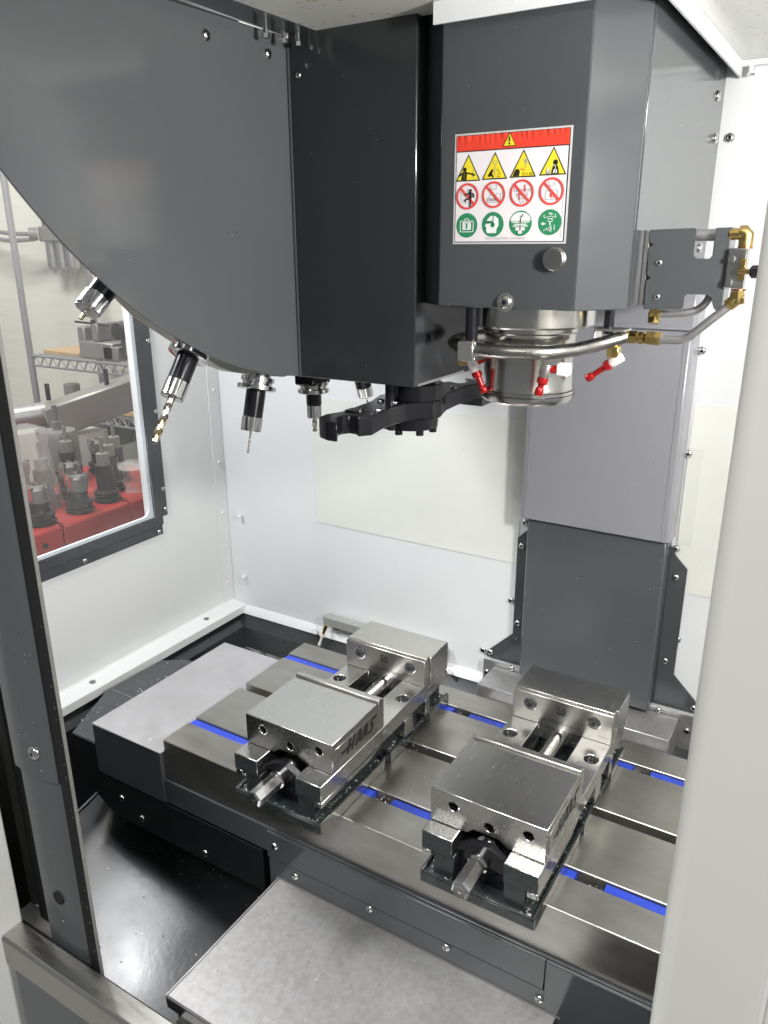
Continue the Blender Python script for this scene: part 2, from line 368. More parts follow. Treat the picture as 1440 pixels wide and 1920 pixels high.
# right wall, dark headroom above the cut-out
mb = MB(); mb.box(.46, .475, .40, 1.245, -.35, 1.02); struct('right_wall', mb, M['white'])
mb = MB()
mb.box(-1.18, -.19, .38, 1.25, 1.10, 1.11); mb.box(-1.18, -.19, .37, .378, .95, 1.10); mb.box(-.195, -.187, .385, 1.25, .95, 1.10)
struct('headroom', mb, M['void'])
mb = MB(); mb.box(-1.4, .80, .385, .400, .955, 1.60); struct('front_header', mb, M['white'])  # unseen above the door; added to keep shop lamp light off the interior

# chip pan: dark sloped sheets falling from the walls to the middle
mb = MB()
def slab(p): mb.quad(p)
zL, zB = -.30, -.30
slab([(-1.158, .436, -.072), (-1.158, 1.2295, -.072), (-1.105, 1.195, -.10), (-1.105, .436, -.10)])
def pz(x, y): return -.135 - .26 * (x + 1.085) - .246 * (1.175 - y)
def pp(x, y): return (x, y, pz(x, y))
slab([(-1.105, .436, -.10), (-1.105, 1.195, -.10), pp(-1.085, 1.175), pp(-1.085, .436)])
slab([(-1.158, 1.2295, -.072), (.46, 1.2295, -.072), (.46, 1.195, -.10), (-1.105, 1.195, -.10)])
slab([(-1.105, 1.195, -.10), (.46, 1.195, -.10), (.46, 1.175, -.135), (-1.085, 1.175, -.135)])
slab([pp(-1.085, .436), pp(-1.085, 1.175), pp(-.60, 1.175), pp(-.60, .436)])
slab([pp(-.60, .436), pp(-.60, 1.175), (-.60, 1.175, -.55), (-.60, .436, -.55)])
slab([(-.60, 1.175, -.135), (.46, 1.175, -.135), (.46, 1.10, -.30), (-.60, 1.10, -.30)])
slab([(-.60, .436, -.549), (-.60, 1.175, -.549), (.46, 1.175, -.549), (.46, .436, -.549)])
pan = struct('chip_pan', mb, M['darkpan'])
mb = MB(); mb.tube([pp(-1.083, .5), pp(-1.083, 1.16)], .004, 8, 1); build('pan_seam', mb, M['darkpan'], pan)

# shop beyond
mb = MB(); mb.box(-5, 3, -3, 4, -.97, -.95); struct('shop_floor', mb, M['concrete'])
mb = MB()
mb.box(-4.5, -1.25, 2.30, 2.36, -.95, 2.4)
struct('shop_wall', mb, M['shopwall'])
mb = MB(); mb.box(-1.158, -1.0, .398, .404, -.35, .93); struct('front_panel', mb, M['wall_l'])

# ------------------------------------------------------------------ MACHINE TABLE
TX0, TX1, TY0, TY1 = -.8265, .10, .697, 1.0595
t = thing('machine_table', 'long ground steel worktable with three slots under the two vises', 'machine table', (-.36, .878, -.07))
prof = [(TY0, -.07), (TY1, -.07), (TY1, 0)]
for c in (1.002, .881, .760):
    prof += [(c + .008, 0), (c + .008, -.016), (c + .0135, -.016), (c + .0135, -.028), (c - .0135, -.028), (c - .0135, -.016), (c - .008, -.016), (c - .008, 0)]
prof += [(TY0, 0)]
mb = MB(); mb.prism(prof, 'x', TX0, TX1); build('table_top', mb, M['table'], t, bevel=.0012)
def slot_cover(x0, x1, y, label):
    mb = MB(); mb.prism([(y - .0076, -.0155), (y + .0076, -.0155), (y + .0076, -.004), (y + .0060, -.0025), (y - .0060, -.0025), (y - .0076, -.004)], 'x', x0, x1)
    tag(build('slot_cover', mb, M['blue'], bevel=.0004), label, 'slot cover', 'blue strips filling the table slots')
slot_cover(-.8255, -.628, 1.002, 'blue plastic strip in the rear slot left of the left vise')
slot_cover(-.8255, -.600, .760, 'long blue plastic strip in the front slot left of the left vise')
slot_cover(-.520, -.484, .760, 'short blue strip end showing in the front slot just right of the left vise')
slot_cover(-.453, -.391, .760, 'blue strip in the front slot between chips and the right vise')
slot_cover(-.510, -.481, 1.002, 'short blue strip end in the rear slot at the left vise')
slot_cover(-.452, -.390, 1.002, 'blue strip in the rear slot ending behind the left corner of the right vise')
slot_cover(-.225, -.190, 1.002, 'short blue strip end in the rear slot just right of the right vise')
slot_cover(-.165, .09, 1.002, 'blue strip in the rear slot reaching the cream door at right')
slot_cover(-.230, -.196, .760, 'short blue strip end in the front slot just right of the right vise')
slot_cover(-.160, .09, .760, 'blue strip in the front slot reaching the cream door at right')

# tray and chamfered box at the table's left end
t = thing('end_tray', 'bright flat steel plate on a dark box at the left end of the table', 'tray', (-.906, .85, -.115))
mb = MB(); mb.box(-.9845, -.8275, .6895, 1.009, -.0225, -.0200); build('tray_plate', mb, M['tray'], t, bevel=.0008)
mb = MB(); mb.box(-.984, -.828, .690, 1.0085, -.114, -.0226); build('tray_body', mb, M['dark'], t, bevel=.001)
t = thing('end_guard', 'charcoal sheet guard with a chamfered corner beside the steel tray', 'guard', (-1.0, .83, -.19))
mb = MB(); mb.prism([(-1.100, .813), (-1.044, .6925), (-.985, .6925), (-.985, .972), (-1.052, .972), (-1.095, .943)], 'z', -.125, -.060); build('guard_top', mb, M['dark'], t, bevel=.001)
mb = MB(); mb.prism([(-1.0435, -.061), (-1.0465, -.135), (-.955, -.191), (-.632, -.191), (-.632, -.116), (-.985, -.116), (-.985, -.061)], 'y', .6905, .6923); build('side_plate', mb, M['black'], t)
for x, z in ((-.933, -.148), (-.889, -.170), (-.750, -.175)): screw(t, (x, .6903, z), (0, -1, 0), .0058)
mb = MB(); mb.box(-1.093, -.986, .8165, .8185, -.0602, -.0592); build('seam', mb, M['gmach'], t)

# apron under the table and the saddle cover
t = thing('table_apron', 'dark painted apron panel running under the table front edge', 'apron', (-.4, .70, -.12))
mb = MB(); mb.box(-.9835, .10, .6935, .72, -.1145, -.0715); build('apron_panel', mb, M['dark'], t, bevel=.0008)
t = thing('saddle_cover', 'grey saddle front panel with screws above the steel sheet', 'saddle', (-.3, .69, -.20))
mb = MB(); mb.box(-.621, -.203, .6885, .6930, -.118, -.073); build('panel', mb, M['dark'], t, bevel=.0008)
mb = MB(); mb.box(-.2022, .10, .6885, .6930, -.128, -.073); build('panel', mb, M['dark'], t, bevel=.0008)
mb = MB(); mb.box(-.618, .10, .6890, .6940, -.20, -.1190); build('lower_strip', mb, M['dark'], t)
for x, z in ((-.606, -.094), (-.571, -.130), (-.446, -.123), (-.331, -.1245), (-.207, -.134)): screw(t, (x, .6884, z), (0, -1, 0), .0056)
mb = MB(); mb.box(-.60, .09, .72, 1.06, -.43, -.12); build('saddle_body', mb, M['black'], t)

# front sheet cover over the ways
t = thing('way_cover_sheet', 'large bare steel sheet sloping forward below the table', 'way cover', (-.4, .58, -.17))
mb = MB(); mb.box(-.602, -.185, .471, .6885, -.1525, -.1500); build('top_sheet', mb, M['sheet'], t, bevel=.0008)
mb = MB(); mb.box(-.602, -.185, .468, .4708, -.166, -.1500); build('front_lip', mb, M['chrome'], t, bevel=.0008)
mb = MB(); mb.box(-.6045, -.6022, .470, .688, -.166, -.1490); build('side_lip', mb, M['sheet'], t, bevel=.0005)
mb = MB(); mb.box(-.60, -.187, .482, .70, -.34, -.1530); build('inner_box', mb, M['black'], t)
mb = MB(); mb.box(-.606, -.18, .6882, .6886, -.1505, -.1475); build('seam', mb, M['gmach'], t)
t = thing('lower_way_cover', 'bare steel ledge peeping out under the front edge of the large sheet', 'way cover', (-.4, .47, -.2))
mb = MB(); mb.box(-.59, -.19, .440, .4800, -.187, -.1830); build('sheet', mb, M['sheet'], t, bevel=.0006)

# rear steel box covers behind the table
t = thing('rear_way_cover', 'low bare steel box cover behind the table at the column foot', 'way cover', (-.333, 1.17, -.07))
mb = MB(); mb.box(-.500, -.166, 1.138, 1.211, -.10, -.030); build('box_cover', mb, M['sheet'], t, bevel=.0012)
mb = MB(); mb.box(-.522, -.140, 1.2125, 1.2160, -.10, -.021); build('back_plate', mb, M['sheet'], t, bevel=.0006)
mb = MB(); mb.box(-.480, -.17, 1.062, 1.136, -.12, -.052); build('front_step', mb, M['sheet'], t, bevel=.001)
for x, z in ((-.466, -.026), (-.514, -.047), (-.20, -.026), (-.152, -.05)): screw(t, (x, 1.2123, z), (0, -1, 0), .0055)

# ------------------------------------------------------------------ COLUMN COVERS
def mir(p): return [(-.666 - x, z) for x, z in p]
t = thing('column_cover', 'charcoal lower column cover screwed to the white back wall', 'column cover', (-.328, 1.21, -.02))
mb = MB(); mb.prism([(-.440, 1.190), (-.216, 1.190), (-.2135, 1.1935), (-.2135, 1.2285), (-.4425, 1.2285), (-.4425, 1.1935)], 'z', -.020, .30); build('front_panel', mb, M['dark3'], t, bevel=.0008)
fl = [(-.4428, -.020), (-.4428, .262), (-.453, .247), (-.471, .229), (-.471, .040), (-.521, -.010), (-.521, -.020)]
for k, f in enumerate((fl, mir(fl))):
    f = [(x + (.010 if k else 0), z) for x, z in f] if k else f
    f = [(max(x, -.2132), z) for x, z in f] if k else f
    mb = MB(); mb.prism(f, 'y', 1.2235, 1.2265); build('flange', mb, M['dark'], t, bevel=.0004)
for x, z in ((-.462, .215), (-.462, .064), (-.513, -.010), (-.201, .213), (-.201, .062), (-.148, -.011)): screw(t, (x, 1.2233, z), (0, -1, 0), .0060)

t = thing('telescopic_cover', 'pale grey telescoping column cover hanging below the spindle head', 'way cover', (-.33, 1.2, .27))
mb = MB(); mb.prism([(-.4475, 1.180), (-.2145, 1.180), (-.2095, 1.1845), (-.2095, 1.2280), (-.4525, 1.2280), (-.4525, 1.1845)], 'z', .283, .64); build('lower_section', mb, M['lgrey'], t, bevel=.0007)
for x in (-.2213, -.4425):
    mb = MB(); mb.box(x - .0005, x + .0005, 1.1790, 1.1799, .285, .60); build('fold_line', mb, M['lgrey'], t)
mb = MB(); mb.prism([(-.455, 1.172), (-.212, 1.172), (-.207, 1.177), (-.207, 1.228), (-.460, 1.228), (-.460, 1.177)], 'z', .605, .656); build('upper_section', mb, M['lgrey'], t, bevel=.0007)
mb = MB(); mb.box(-.457, -.2085, 1.1695, 1.1718, .6035, .6075); build('lip', mb, M['lgrey'], t)

# ------------------------------------------------------------------ SPINDLE HEAD
SX, SY = -.333, .871
t = thing('spindle_head', 'charcoal boxed spindle head with a safety label and steel nose', 'spindle head', (SX, SY, .545))
mb = MB(); mb.prism([(-.409, .787), (-.257, .787), (-.2155, .829), (-.2155, .834), (-.451, .834), (-.451, .829)], 'z', .655, 1.08); build('front_cover', mb, M['dark'], t, bevel=.0012)
mb = MB(); mb.prism([(-.2158, .836), (-.2148, .836), (-.2148, 1.215), (-.2158, 1.215), (-.451, 1.215), (-.451, .836)], 'z', .657, 1.08); build('side_cover', mb, M['dark'], t, bevel=.0006)
mb = MB(); mb.box(-.2147, -.2138, .90, 1.214, .657, .662); build('side_lip', mb, M['dark'], t)
NP = [(.0715, .662), (.0715, .634), (.070, .632), (.0545, .632), (.0545, .626), (.0525, .624), (.0525, .606), (.0515, .604), (.0515, .565), (.0522, .563), (.0522, .5605), (.0535, .5595), (.0535, .551), (.051, .547)]
mb = MB(); mb.lathe([(r, z - .545) for r, z in NP] + [(.022, .002), (.022, .02), (.001, .02)], (SX, SY, .545), (0, 0, 1), 56); build('spindle_nose', mb, M['nose'], t)
for r0, z0 in ((.0526, .5552), (.0523, .6065)):
    mb = MB(); mb.lathe([(r0 + .0013, 0), (r0 + .0013, .0007)], (SX, SY, z0), (0, 0, 1), 56); build('groove', mb, M['blackox'], t)
mb = MB(); mb.lathe([(.0116, 0), (.0116, .0015), (.0109, .0022), (.0109, .0060), (.0100, .0068)], (-.2795, .7868, .7045), (0, -1, 0), 28); build('round_button', mb, M['tube'], t)
mb = MB(); mb.lathe([(.0095, 0), (.0095, .001)], (-.330, .7868, .6615), (0, -1, 0), 20); build('washer', mb, M['alu'], t)
screw(t, (-.330, .7858, .6615), (0, -1, 0), .0075)
screw(t, (-.2146, 1.170, .895), (1, 0, 0), .0065); screw(t, (-.2146, 1.187, .848), (1, 0, 0), .0065); screw(t, (-.2146, 1.17, .712), (1, 0, 0), .0065)

# safety label: u,v in 0..1 over its face
LW, LH = .1225, .1045
lab = Plane((-.3925, .78665, .7195), (LW, 0, 0), (0, 0, LH), (0, -1, 0))
asp = LW / LH
OF = .00025
label = None
mb = MB(); mb.box(-.3925 - .0004, -.3925 + LW + .0004, .78655, .7869, .7195 - .0004, .7195 + LH + .0004); label = build('safety_label', mb, M['s_edge'], t)
mb = MB(); flat(mb, lab, [(.012, .012), (.988, .012), (.988, .988), (.012, .988)], OF); build('border', mb, M['s_blk'], label)
mb = MB(); flat(mb, lab, [(.018, .020), (.978, .020), (.978, .840), (.018, .840)], 2 * OF); build('white_field', mb, M['s_white'], label)
mb = MB(); NX, NY = 132, 8; G = []
for j in range(NY + 1):
    row = []
    for i in range(NX + 1):
        u = .018 + .964 * i / NX; v = .850 + .132 * j / NY; a = max(0.0, (j / NY - .45)) * (.35 + .65 * abs(math.sin(u * 17)))
        row.append(mb.bm.verts.new(lab(u, v, 2 * OF + .0009 * a * (1 + math.sin(u * 118 + 1.5 * math.sin(u * 21))))))
    G.append(row)
for j in range(NY):
    for i in range(NX): mb.bm.faces.new((G[j][i], G[j][i + 1], G[j + 1][i + 1], G[j + 1][i]))
build('red_band', mb, M['s_red'], label)
def tri(mb, cx, y0, w, h, o, mi): flat(mb, lab, [(cx - w / 2, y0), (cx + w / 2, y0), (cx, y0 + h)], o, mi)
IN = [M['s_blk'], M['s_yel'], M['s_ring'], M['s_grn'], M['s_wht'], M['s_gry']]
mb = MB(); OB = .0011; tri(mb, .488, .866, .115, .116, OB, 0); tri(mb, .488, .872, .098, .100, OB + OF, 1)
stroke(mb, lab, (.488, .948), (.488, .905), .013, OB + 2 * OF, 0); flat(mb, lab, [(.488 + .008 * math.cos(a), .889 + .009 * math.sin(a)) for a in [k * math.pi / 5 for k in range(10)]], OB + 2 * OF, 0)
build('warning_triangle', mb, IN, label)
CX = (.128, .366, .612, .862)
def disc(mb, cx, cy, r, o, mi, n=22): flat(mb, lab, [(cx + r * math.cos(2 * math.pi * k / n), cy + r * asp * math.sin(2 * math.pi * k / n)) for k in range(n)], o, mi)
for k, cx in enumerate(CX):
    mb = MB(); y0 = .578 + .006 * k
    tri(mb, cx, y0, .226, .242, 3 * OF, 0); tri(mb, cx, y0 + .011, .194, .212, 4 * OF, 1); O = 5 * OF
    if k == 0:
        disc(mb, cx - .03, y0 + .105, .017, O, 0); flat(mb, lab, [(cx - .062, y0 + .012), (cx - .012, y0 + .012), (cx - .008, y0 + .085), (cx - .05, y0 + .085)], O, 0)
        stroke(mb, lab, (cx - .02, y0 + .078), (cx + .04, y0 + .062), .013, O, 0); stroke(mb, lab, (cx + .035, y0 + .066), (cx + .062, y0 + .048), .016, O, 0); stroke(mb, lab, (cx - .045, y0 + .075), (cx - .085, y0 + .05), .016, O, 0)
        stroke(mb, lab, (cx + .045, y0 + .115), (cx + .05, y0 + .02), .004, O, 5)
        for q in range(3): disc(mb, cx - .034, y0 + .03 + q * .018, .003, O + OF, 1, 8)
    elif k == 1:
        flat(mb, lab, [(cx - .06, y0 + .03), (cx - .035, y0 + .022), (cx - .01, y0 + .075), (cx - .012, y0 + .095), (cx - .03, y0 + .082)], O, 0); stroke(mb, lab, (cx - .028, y0 + .05), (cx - .008, y0 + .016), .014, O, 0)
        for a, b in ((.02, .09), (.035, .075), (.03, .05), (.045, .055), (.04, .03), (.025, .03)): stroke(mb, lab, (cx + a, y0 + b), (cx + a + .007, y0 + b - .013), .005, O, 0)
        flat(mb, lab, [(cx - .014, y0 + .165), (cx + .02, y0 + .165), (cx + .018, y0 + .135), (cx - .012, y0 + .135)], O, 5); flat(mb, lab, [(cx - .010, y0 + .161), (cx + .016, y0 + .161), (cx + .014, y0 + .139), (cx - .008, y0 + .139)], O + OF, 1); stroke(mb, lab, (cx + .003, y0 + .135), (cx + .003, y0 + .03), .004, O, 5)
    elif k == 2:
        flat(mb, lab, [(cx - .088, y0 + .012), (cx - .032, y0 + .012), (cx - .025, y0 + .045), (cx - .032, y0 + .07), (cx - .055, y0 + .075), (cx - .066, y0 + .06)], O, 0)
        stroke(mb, lab, (cx - .02, y0 + .075), (cx + .015, y0 + .06), .008, O, 2)
        text(mb, '> 5K', lab, cx + .030, y0 + .015, .040, O, 0, .1, .055); ringflat(mb, lab, cx + .010, y0 + .028, .010, .013, O, 0, 14)
        stroke(mb, lab, (cx - .01, y0 + .155), (cx + .04, y0 + .155), .004, O, 5); flat(mb, lab, [(cx + .01, y0 + .15), (cx + .036, y0 + .15), (cx + .030, y0 + .115), (cx + .016, y0 + .115)], O, 5); stroke(mb, lab, (cx + .022, y0 + .115), (cx + .022, y0 + .075), .004, O, 5)
    else:
        flat(mb, lab, [(cx - .012, y0 + .012), (cx + .052, y0 + .012), (cx + .046, y0 + .06), (cx + .035, y0 + .085), (cx + .005, y0 + .085), (cx - .004, y0 + .06)], O, 0); disc(mb, cx + .020, y0 + .108, .020, O, 0)
        for s in (-1, 1): flat(mb, lab, [(cx + .021 + s * .003, y0 + .018), (cx + .021 + s * .016, y0 + .018), (cx + .021 + s * .013, y0 + .045), (cx + .021 + s * .004, y0 + .052)], O + OF, 4)
        stroke(mb, lab, (cx + .021, y0 + .05), (cx + .021, y0 + .08), .004, O + OF, 4); stroke(mb, lab, (cx + .021, y0 + .08), (cx + .004, y0 + .09), .005, O + OF, 4)
        flat(mb, lab, [(cx - .055, y0 + .012), (cx - .02, y0 + .012), (cx - .02, y0 + .045), (cx - .055, y0 + .045)], O, 5); stroke(mb, lab, (cx - .038, y0 + .07), (cx - .038, y0 + .03), .012, O + OF, 4)
    build('hazard_triangle', mb, IN, label)
for k, cx in enumerate(CX):
    mb = MB(); cy = .440 + .006 * k; r = .103; O = 3 * OF
    L1 = lambda pts, w=.0045, c=5: [stroke(mb, lab, (cx + a[0], cy + a[1]), (cx + b[0], cy + b[1]), w, O, c) for a, b in zip(pts[:-1], pts[1:])]
    if k == 0:
        L1([(-.06, .05), (-.06, -.05), (.0, -.02), (.0, .08)]); L1([(-.05, -.07), (.05, -.04)])
        disc(mb, cx + .028, cy + .052, .012, O + 2 * OF, 0); stroke(mb, lab, (cx + .028, cy + .04), (cx + .026, cy - .02), .024, O + 2 * OF, 0)
        for a, b in (((.02, .03), (-.028, .014)), ((.04, .03), (.062, .012)), ((.062, .012), (.052, -.012)), ((.03, -.02), (.028, -.095)), ((.015, -.02), (-.02, -.03)), ((-.02, -.03), (-.016, -.05))): stroke(mb, lab, (cx + a[0], cy + a[1]), (cx + b[0], cy + b[1]), .013, O + 2 * OF, 0)
    elif k == 1:
        L1([(-.03, .09), (-.03, .05), (.02, .05), (.02, .09)]); L1([(-.02, .05), (-.02, .0), (-.04, -.0), (-.04, -.03)]); L1([(-.06, -.03), (-.06, -.07), (.06, -.07), (.06, .01), (.02, .01), (.02, -.03), (-.06, -.03)])
        text(mb, 'CERAMIC', lab, cx - .058, cy - .058, .034, O, 0, 0, .10)
    elif k == 2:
        L1([(-.07, .03), (.07, .03)], .006); L1([(-.07, .03), (-.07, .015), (.07, .015), (.07, .03)]); L1([(-.05, .0), (.05, .0), (.05, -.012), (-.05, -.012), (-.05, .0)]); L1([(-.05, -.022), (.05, -.022), (.035, -.04), (-.035, -.04), (-.05, -.022)]); L1([(-.015, -.05), (.015, -.05), (.015, -.085), (-.015, -.085), (-.015, -.05)])
        for x, a, b in ((.025, .075, .03), (-.02, -.06, -.012)):
            stroke(mb, lab, (cx + x, cy + a), (cx + x, cy + b), .010, O + OF, 2); sg = 1 if b > a else -1; flat(mb, lab, [(cx + x - .014, cy + b), (cx + x + .014, cy + b), (cx + x, cy + b + sg * .02)], O + OF, 2)
    else:
        L1([(-.03, .09), (-.03, .05), (.02, .05), (.02, .09)]); L1([(-.02, .05), (-.02, .0)], .010); L1([(-.05, -.07), (.05, -.07), (.05, .01), (-.05, .01), (-.05, -.07)])
        flat(mb, lab, [(cx - .004, cy - .055), (cx + .02, cy - .055), (cx + .026, cy - .03), (cx + .014, cy - .02), (cx + .008, cy + .012), (cx - .002, cy - .012), (cx - .014, cy - .03)], O + OF, 2); flat(mb, lab, [(cx + .003, cy - .05), (cx + .014, cy - .05), (cx + .008, cy - .03)], O + 2 * OF, 4)
    ringflat(mb, lab, cx, cy, (r - .017) * asp, r * asp, O + OF * 1.5, 2, 40, 1 / asp)
    q = r * .66; stroke(mb, lab, (cx - q, cy + q * asp), (cx + q, cy - q * asp), .021, O + OF * 1.2, 2)
    build('prohibition_sign', mb, IN, label)
for k, cx in enumerate(CX):
    mb = MB(); cy = .172 + .005 * k; O = 4 * OF; disc(mb, cx, cy, .098, 3 * OF, 3, 40)
    if k == 0:
        for a, b in (((-.06, .04), (.06, .04)), ((.06, .04), (.06, -.06)), ((.06, -.06), (-.06, -.06)), ((-.06, -.06), (-.06, .04)), ((-.018, .045), (-.018, .062)), ((-.018, .062), (.018, .062)), ((.018, .062), (.018, .045))): stroke(mb, lab, (cx + a[0], cy + a[1]), (cx + b[0], cy + b[1]), .007, O, 4)
        flat(mb, lab, [(cx - .04, cy + .03), (cx + .04, cy + .03), (cx + .04, cy - .042), (cx - .04, cy - .042)], O, 4)
        stroke(mb, lab, (cx, cy + .02), (cx, cy - .03), .016, O + OF, 3); stroke(mb, lab, (cx - .03, cy + .015), (cx + .03, cy + .015), .005, O + OF, 5)
    elif k == 1:
        flat(mb, lab, [(cx - .045, cy - .08), (cx + .035, cy - .08), (cx + .036, cy - .045), (cx + .055, cy - .01), (cx + .05, cy + .05), (cx + .02, cy + .078), (cx - .02, cy + .078), (cx - .05, cy + .045), (cx - .052, cy + .02), (cx - .07, cy - .015), (cx - .055, cy - .025), (cx - .058, cy - .055)], O, 4)
        stroke(mb, lab, (cx + .005, cy + .08), (cx + .002, cy + .0), .008, O + OF, 3); disc(mb, cx + .002, cy - .005, .019, O + OF, 3); stroke(mb, lab, (cx - .055, cy + .02), (cx + .0, cy + .022), .022, O + OF, 3); disc(mb, cx - .038, cy + .018, .008, O + 2 * OF, 0)
    elif k == 2:
        flat(mb, lab, [(cx + .088 * math.cos(a), cy + .022 + .068 * asp * math.sin(a)) for a in [math.pi * j / 14 for j in range(15)]], O, 4)
        for y, w, h in ((.012, .078, .010), (-.008, .055, .010), (-.024, .066, .010), (-.05, .040, .030), (-.08, .016, .028)): flat(mb, lab, [(cx - w, cy + y - h / 2), (cx + w, cy + y - h / 2), (cx + w, cy + y + h / 2), (cx - w, cy + y + h / 2)], O + .2 * OF, 4)
        stroke(mb, lab, (cx, cy + .05), (cx, cy + .0), .008, O + OF, 0); stroke(mb, lab, (cx, cy - .065), (cx, cy - .02), .008, O + OF, 0); stroke(mb, lab, (cx + .0, cy + .066), (cx + .008, cy + .055), .007, O + OF, 0); stroke(mb, lab, (cx + .008, cy + .055), (cx + .022, cy + .085), .007, O + OF, 0)
    else:
        for a, b in (((-.05, .07), (-.05, .04)), ((-.05, .04), (.01, .055)), ((.01, .055), (.05, .04)), ((.05, .04), (.04, .075)), ((-.02, -.075), (.0, -.04)), ((.0, -.04), (.012, -.05)), ((.012, -.05), (.0, -.08)), ((.015, -.03), (.015, -.085)), ((.04, -.02), (.04, -.07)), ((-.02, -.05), (-.05, -.075))): stroke(mb, lab, (cx + a[0], cy + a[1]), (cx + b[0], cy + b[1]), .005, O, 4)
        flat(mb, lab, [(cx - .018, cy + .035), (cx + .024, cy + .035), (cx + .022, cy + .004), (cx - .016, cy + .004)], O, 4); flat(mb, lab, [(cx - .012, cy + .028), (cx + .018, cy + .028), (cx + .016, cy + .010), (cx - .010, cy + .010)], O + OF, 3); stroke(mb, lab, (cx + .003, cy + .004), (cx + .003, cy - .03), .010, O, 4)
        stroke(mb, lab, (cx - .035, cy - .012), (cx - .055, cy - .012), .012, O, 4); flat(mb, lab, [(cx - .052, cy + .006), (cx - .052, cy - .030), (cx - .075, cy - .012)], O, 4)
        stroke(mb, lab, (cx - .01, cy + .080), (cx + .02, cy + .072), .012, O + OF, 4)
    build('mandatory_sign', mb, IN, label)
mb = MB(); text(mb, 'www.HaasCNC.com/safety', lab, .30, .040, .030, 3 * OF, 0, 0, .36); build('small_print', mb, M['s_gry'], label)
mb = MB(); sp = Plane(lab(0, 0), (0, 0, LH), (-LW, 0, 0), (0, -1, 0)); text(mb, '2015 Haas Automation, Inc.', sp, .05, -.965, .022, 3 * OF, 0, 0, .42); build('small_print', mb, M['s_gry'], label)

# ------------------------------------------------------------------ COOLANT RING with nozzles
t = thing('coolant_ring', 'bent stainless coolant tube circling the spindle nose with red nozzles', 'coolant ring', (SX, SY, .60))
mb = MB(); mb.tube([(-.385, .955, .612), (-.412, .925, .611), (-.423, .88, .610), (-.413, .836, .610), (-.378, .801, .610), (-.328, .787, .610), (-.291, .799, .6105), (-.266, .828, .612), (-.245, .856, .617), (-.2245, .872, .6235)], .0074, 16, 8); build('ring_tube', mb, M['tube'], t)
for (x, y, z0, z1, r) in ((-.3735, .7985, .617, .656, .0068), (-.243, .868, .626, .657, .0058)):
    mb = MB(); mb.cyl((x, y, z0), (x, y, z1), r, n=20); build('hanger_post', mb, M['blackox'], t)
mb = MB(); mb.box(-.3845, -.3665, .787, .7885, .597, .6185); mb.box(-.3665, -.3645, .789, .812, .614, .6185); mb.box(-.3665, -.3645, .789, .812, .597, .6015); mb.box(-.3845, -.3655, .789, .812, .6165, .6187); build('tube_clamp', mb, M['alu'], t, bevel=.0004)
mb = MB(); mb.box(-.256, -.222, .857, .882, .6295, .632); mb.box(-.256, -.254, .857, .882, .612, .6294); build('tube_clamp', mb, M['alu'], t, bevel=.0004)
def nozzle(base, white, tip, side):
    b = Vector(base); w = Vector(white); tp = Vector(tip)
    mb = MB(); mb.box(b.x - .0065, b.x + .0065, b.y - .006, b.y + .006, b.z - .007, b.z + .0062); build('elbow_block', mb, M['brass'] if side else M['white_pl'], t, bevel=.0012)
    mb = MB(); mb.cyl(b, w, .0042, n=10); build('coupling', mb, M['red'], t)
    d = (tp - w).normalized()
    mb = MB(); mb.lathe([(.0058, -.006), (.0062, -.002), (.0062, .006), (.005, .0085)], w, d, 12); build('swivel_elbow', mb, M['white_pl'] if side else M['alu'], t)
    l = (tp - w).length
    mb = MB(); mb.lathe([(.0046, .0085), (.0058, .009), (.0058, .0145), (.0035, .016), (.0032, l - .009), (.0046, l - .007), (.0046, l - .0015), (.0036, l), (.0018, l), (.0014, l - .004)], w, d, 14); build('red_nozzle', mb, M['red'], t)
nozzle((-.397, .829, .5935), (-.383, .825, .588), (-.367, .826, .557), True)
nozzle((-.266, .797, .5955), (-.284, .793, .594), (-.290, .790, .567), False)
nozzle((-.235, .868, .608), (-.231, .868, .5995), (-.263, .869, .575), True)
mb = MB(); mb.cyl((-.385, .829, .588), (-.372, .832, .594), .003, n=8); build('coupling', mb, M['red'], t)

# ------------------------------------------------------------------ VALVE BRACKET right of the head
t = thing('valve_bracket', 'charcoal notched bracket plate carrying a coolant valve beside the spindle head', 'bracket', (-.17, .87, .65))
pl_out = [(-.2085, .653), (-.171, .6545), (-.1685, .6565), (-.1685, .667), (-.166, .6695), (-.147, .6695), (-.143, .667), (-.1395, .657), (-.1375, .6545), (-.132, .6550), (-.132, .7335), (-.146, .733), (-.146, .7075), (-.149, .7040), (-.161, .7045), (-.1642, .7075), (-.1642, .7315), (-.1665, .7333), (-.2095, .7320), (-.2095, .7205), (-.2050, .7175), (-.2090, .7150), (-.2085, .688), (-.2045, .6845), (-.2085, .682)]
mb = MB(); mb.prism(pl_out, 'y', .8690, .8710); build('plate', mb, M['dark'], t, bevel=.0004)
mb = MB(); mb.prism([(.8714, .6550), (.9050, .6550), (.9050, .7335), (.8714, .7335)], 'x', -.1338, -.1318); build('side_flange', mb, M['dark'], t, bevel=.0004)
mb = MB(); mb.box(-.2145, -.2095, .871, .91, .657, .731); build('mount', mb, M['alu'], t, bevel=.0006)
mb = MB(); mb.box(-.2094, -.2030, .8713, .8730, .657, .731); build('notch_shade', mb, M['black'], t)  # black sheet added behind the notches in place of shade
for x, z in ((-.197, .700), (-.1955, .666)): screw(t, (x, .8688, z), (0, -1, 0), .0034)
screw(t, (-.158, .93, .690), (0, -1, 0), .005)
mb = MB(); mb.box(-.1312, -.1140, .864, .880, .6765, .7140); build('valve_block', mb, M['tube'], t, bevel=.0012)
mb = MB(); mb.box(-.1195, -.1135, .8615, .8638, .684, .7045); build('brass_insert', mb, M['brass'], t, bevel=.0008)
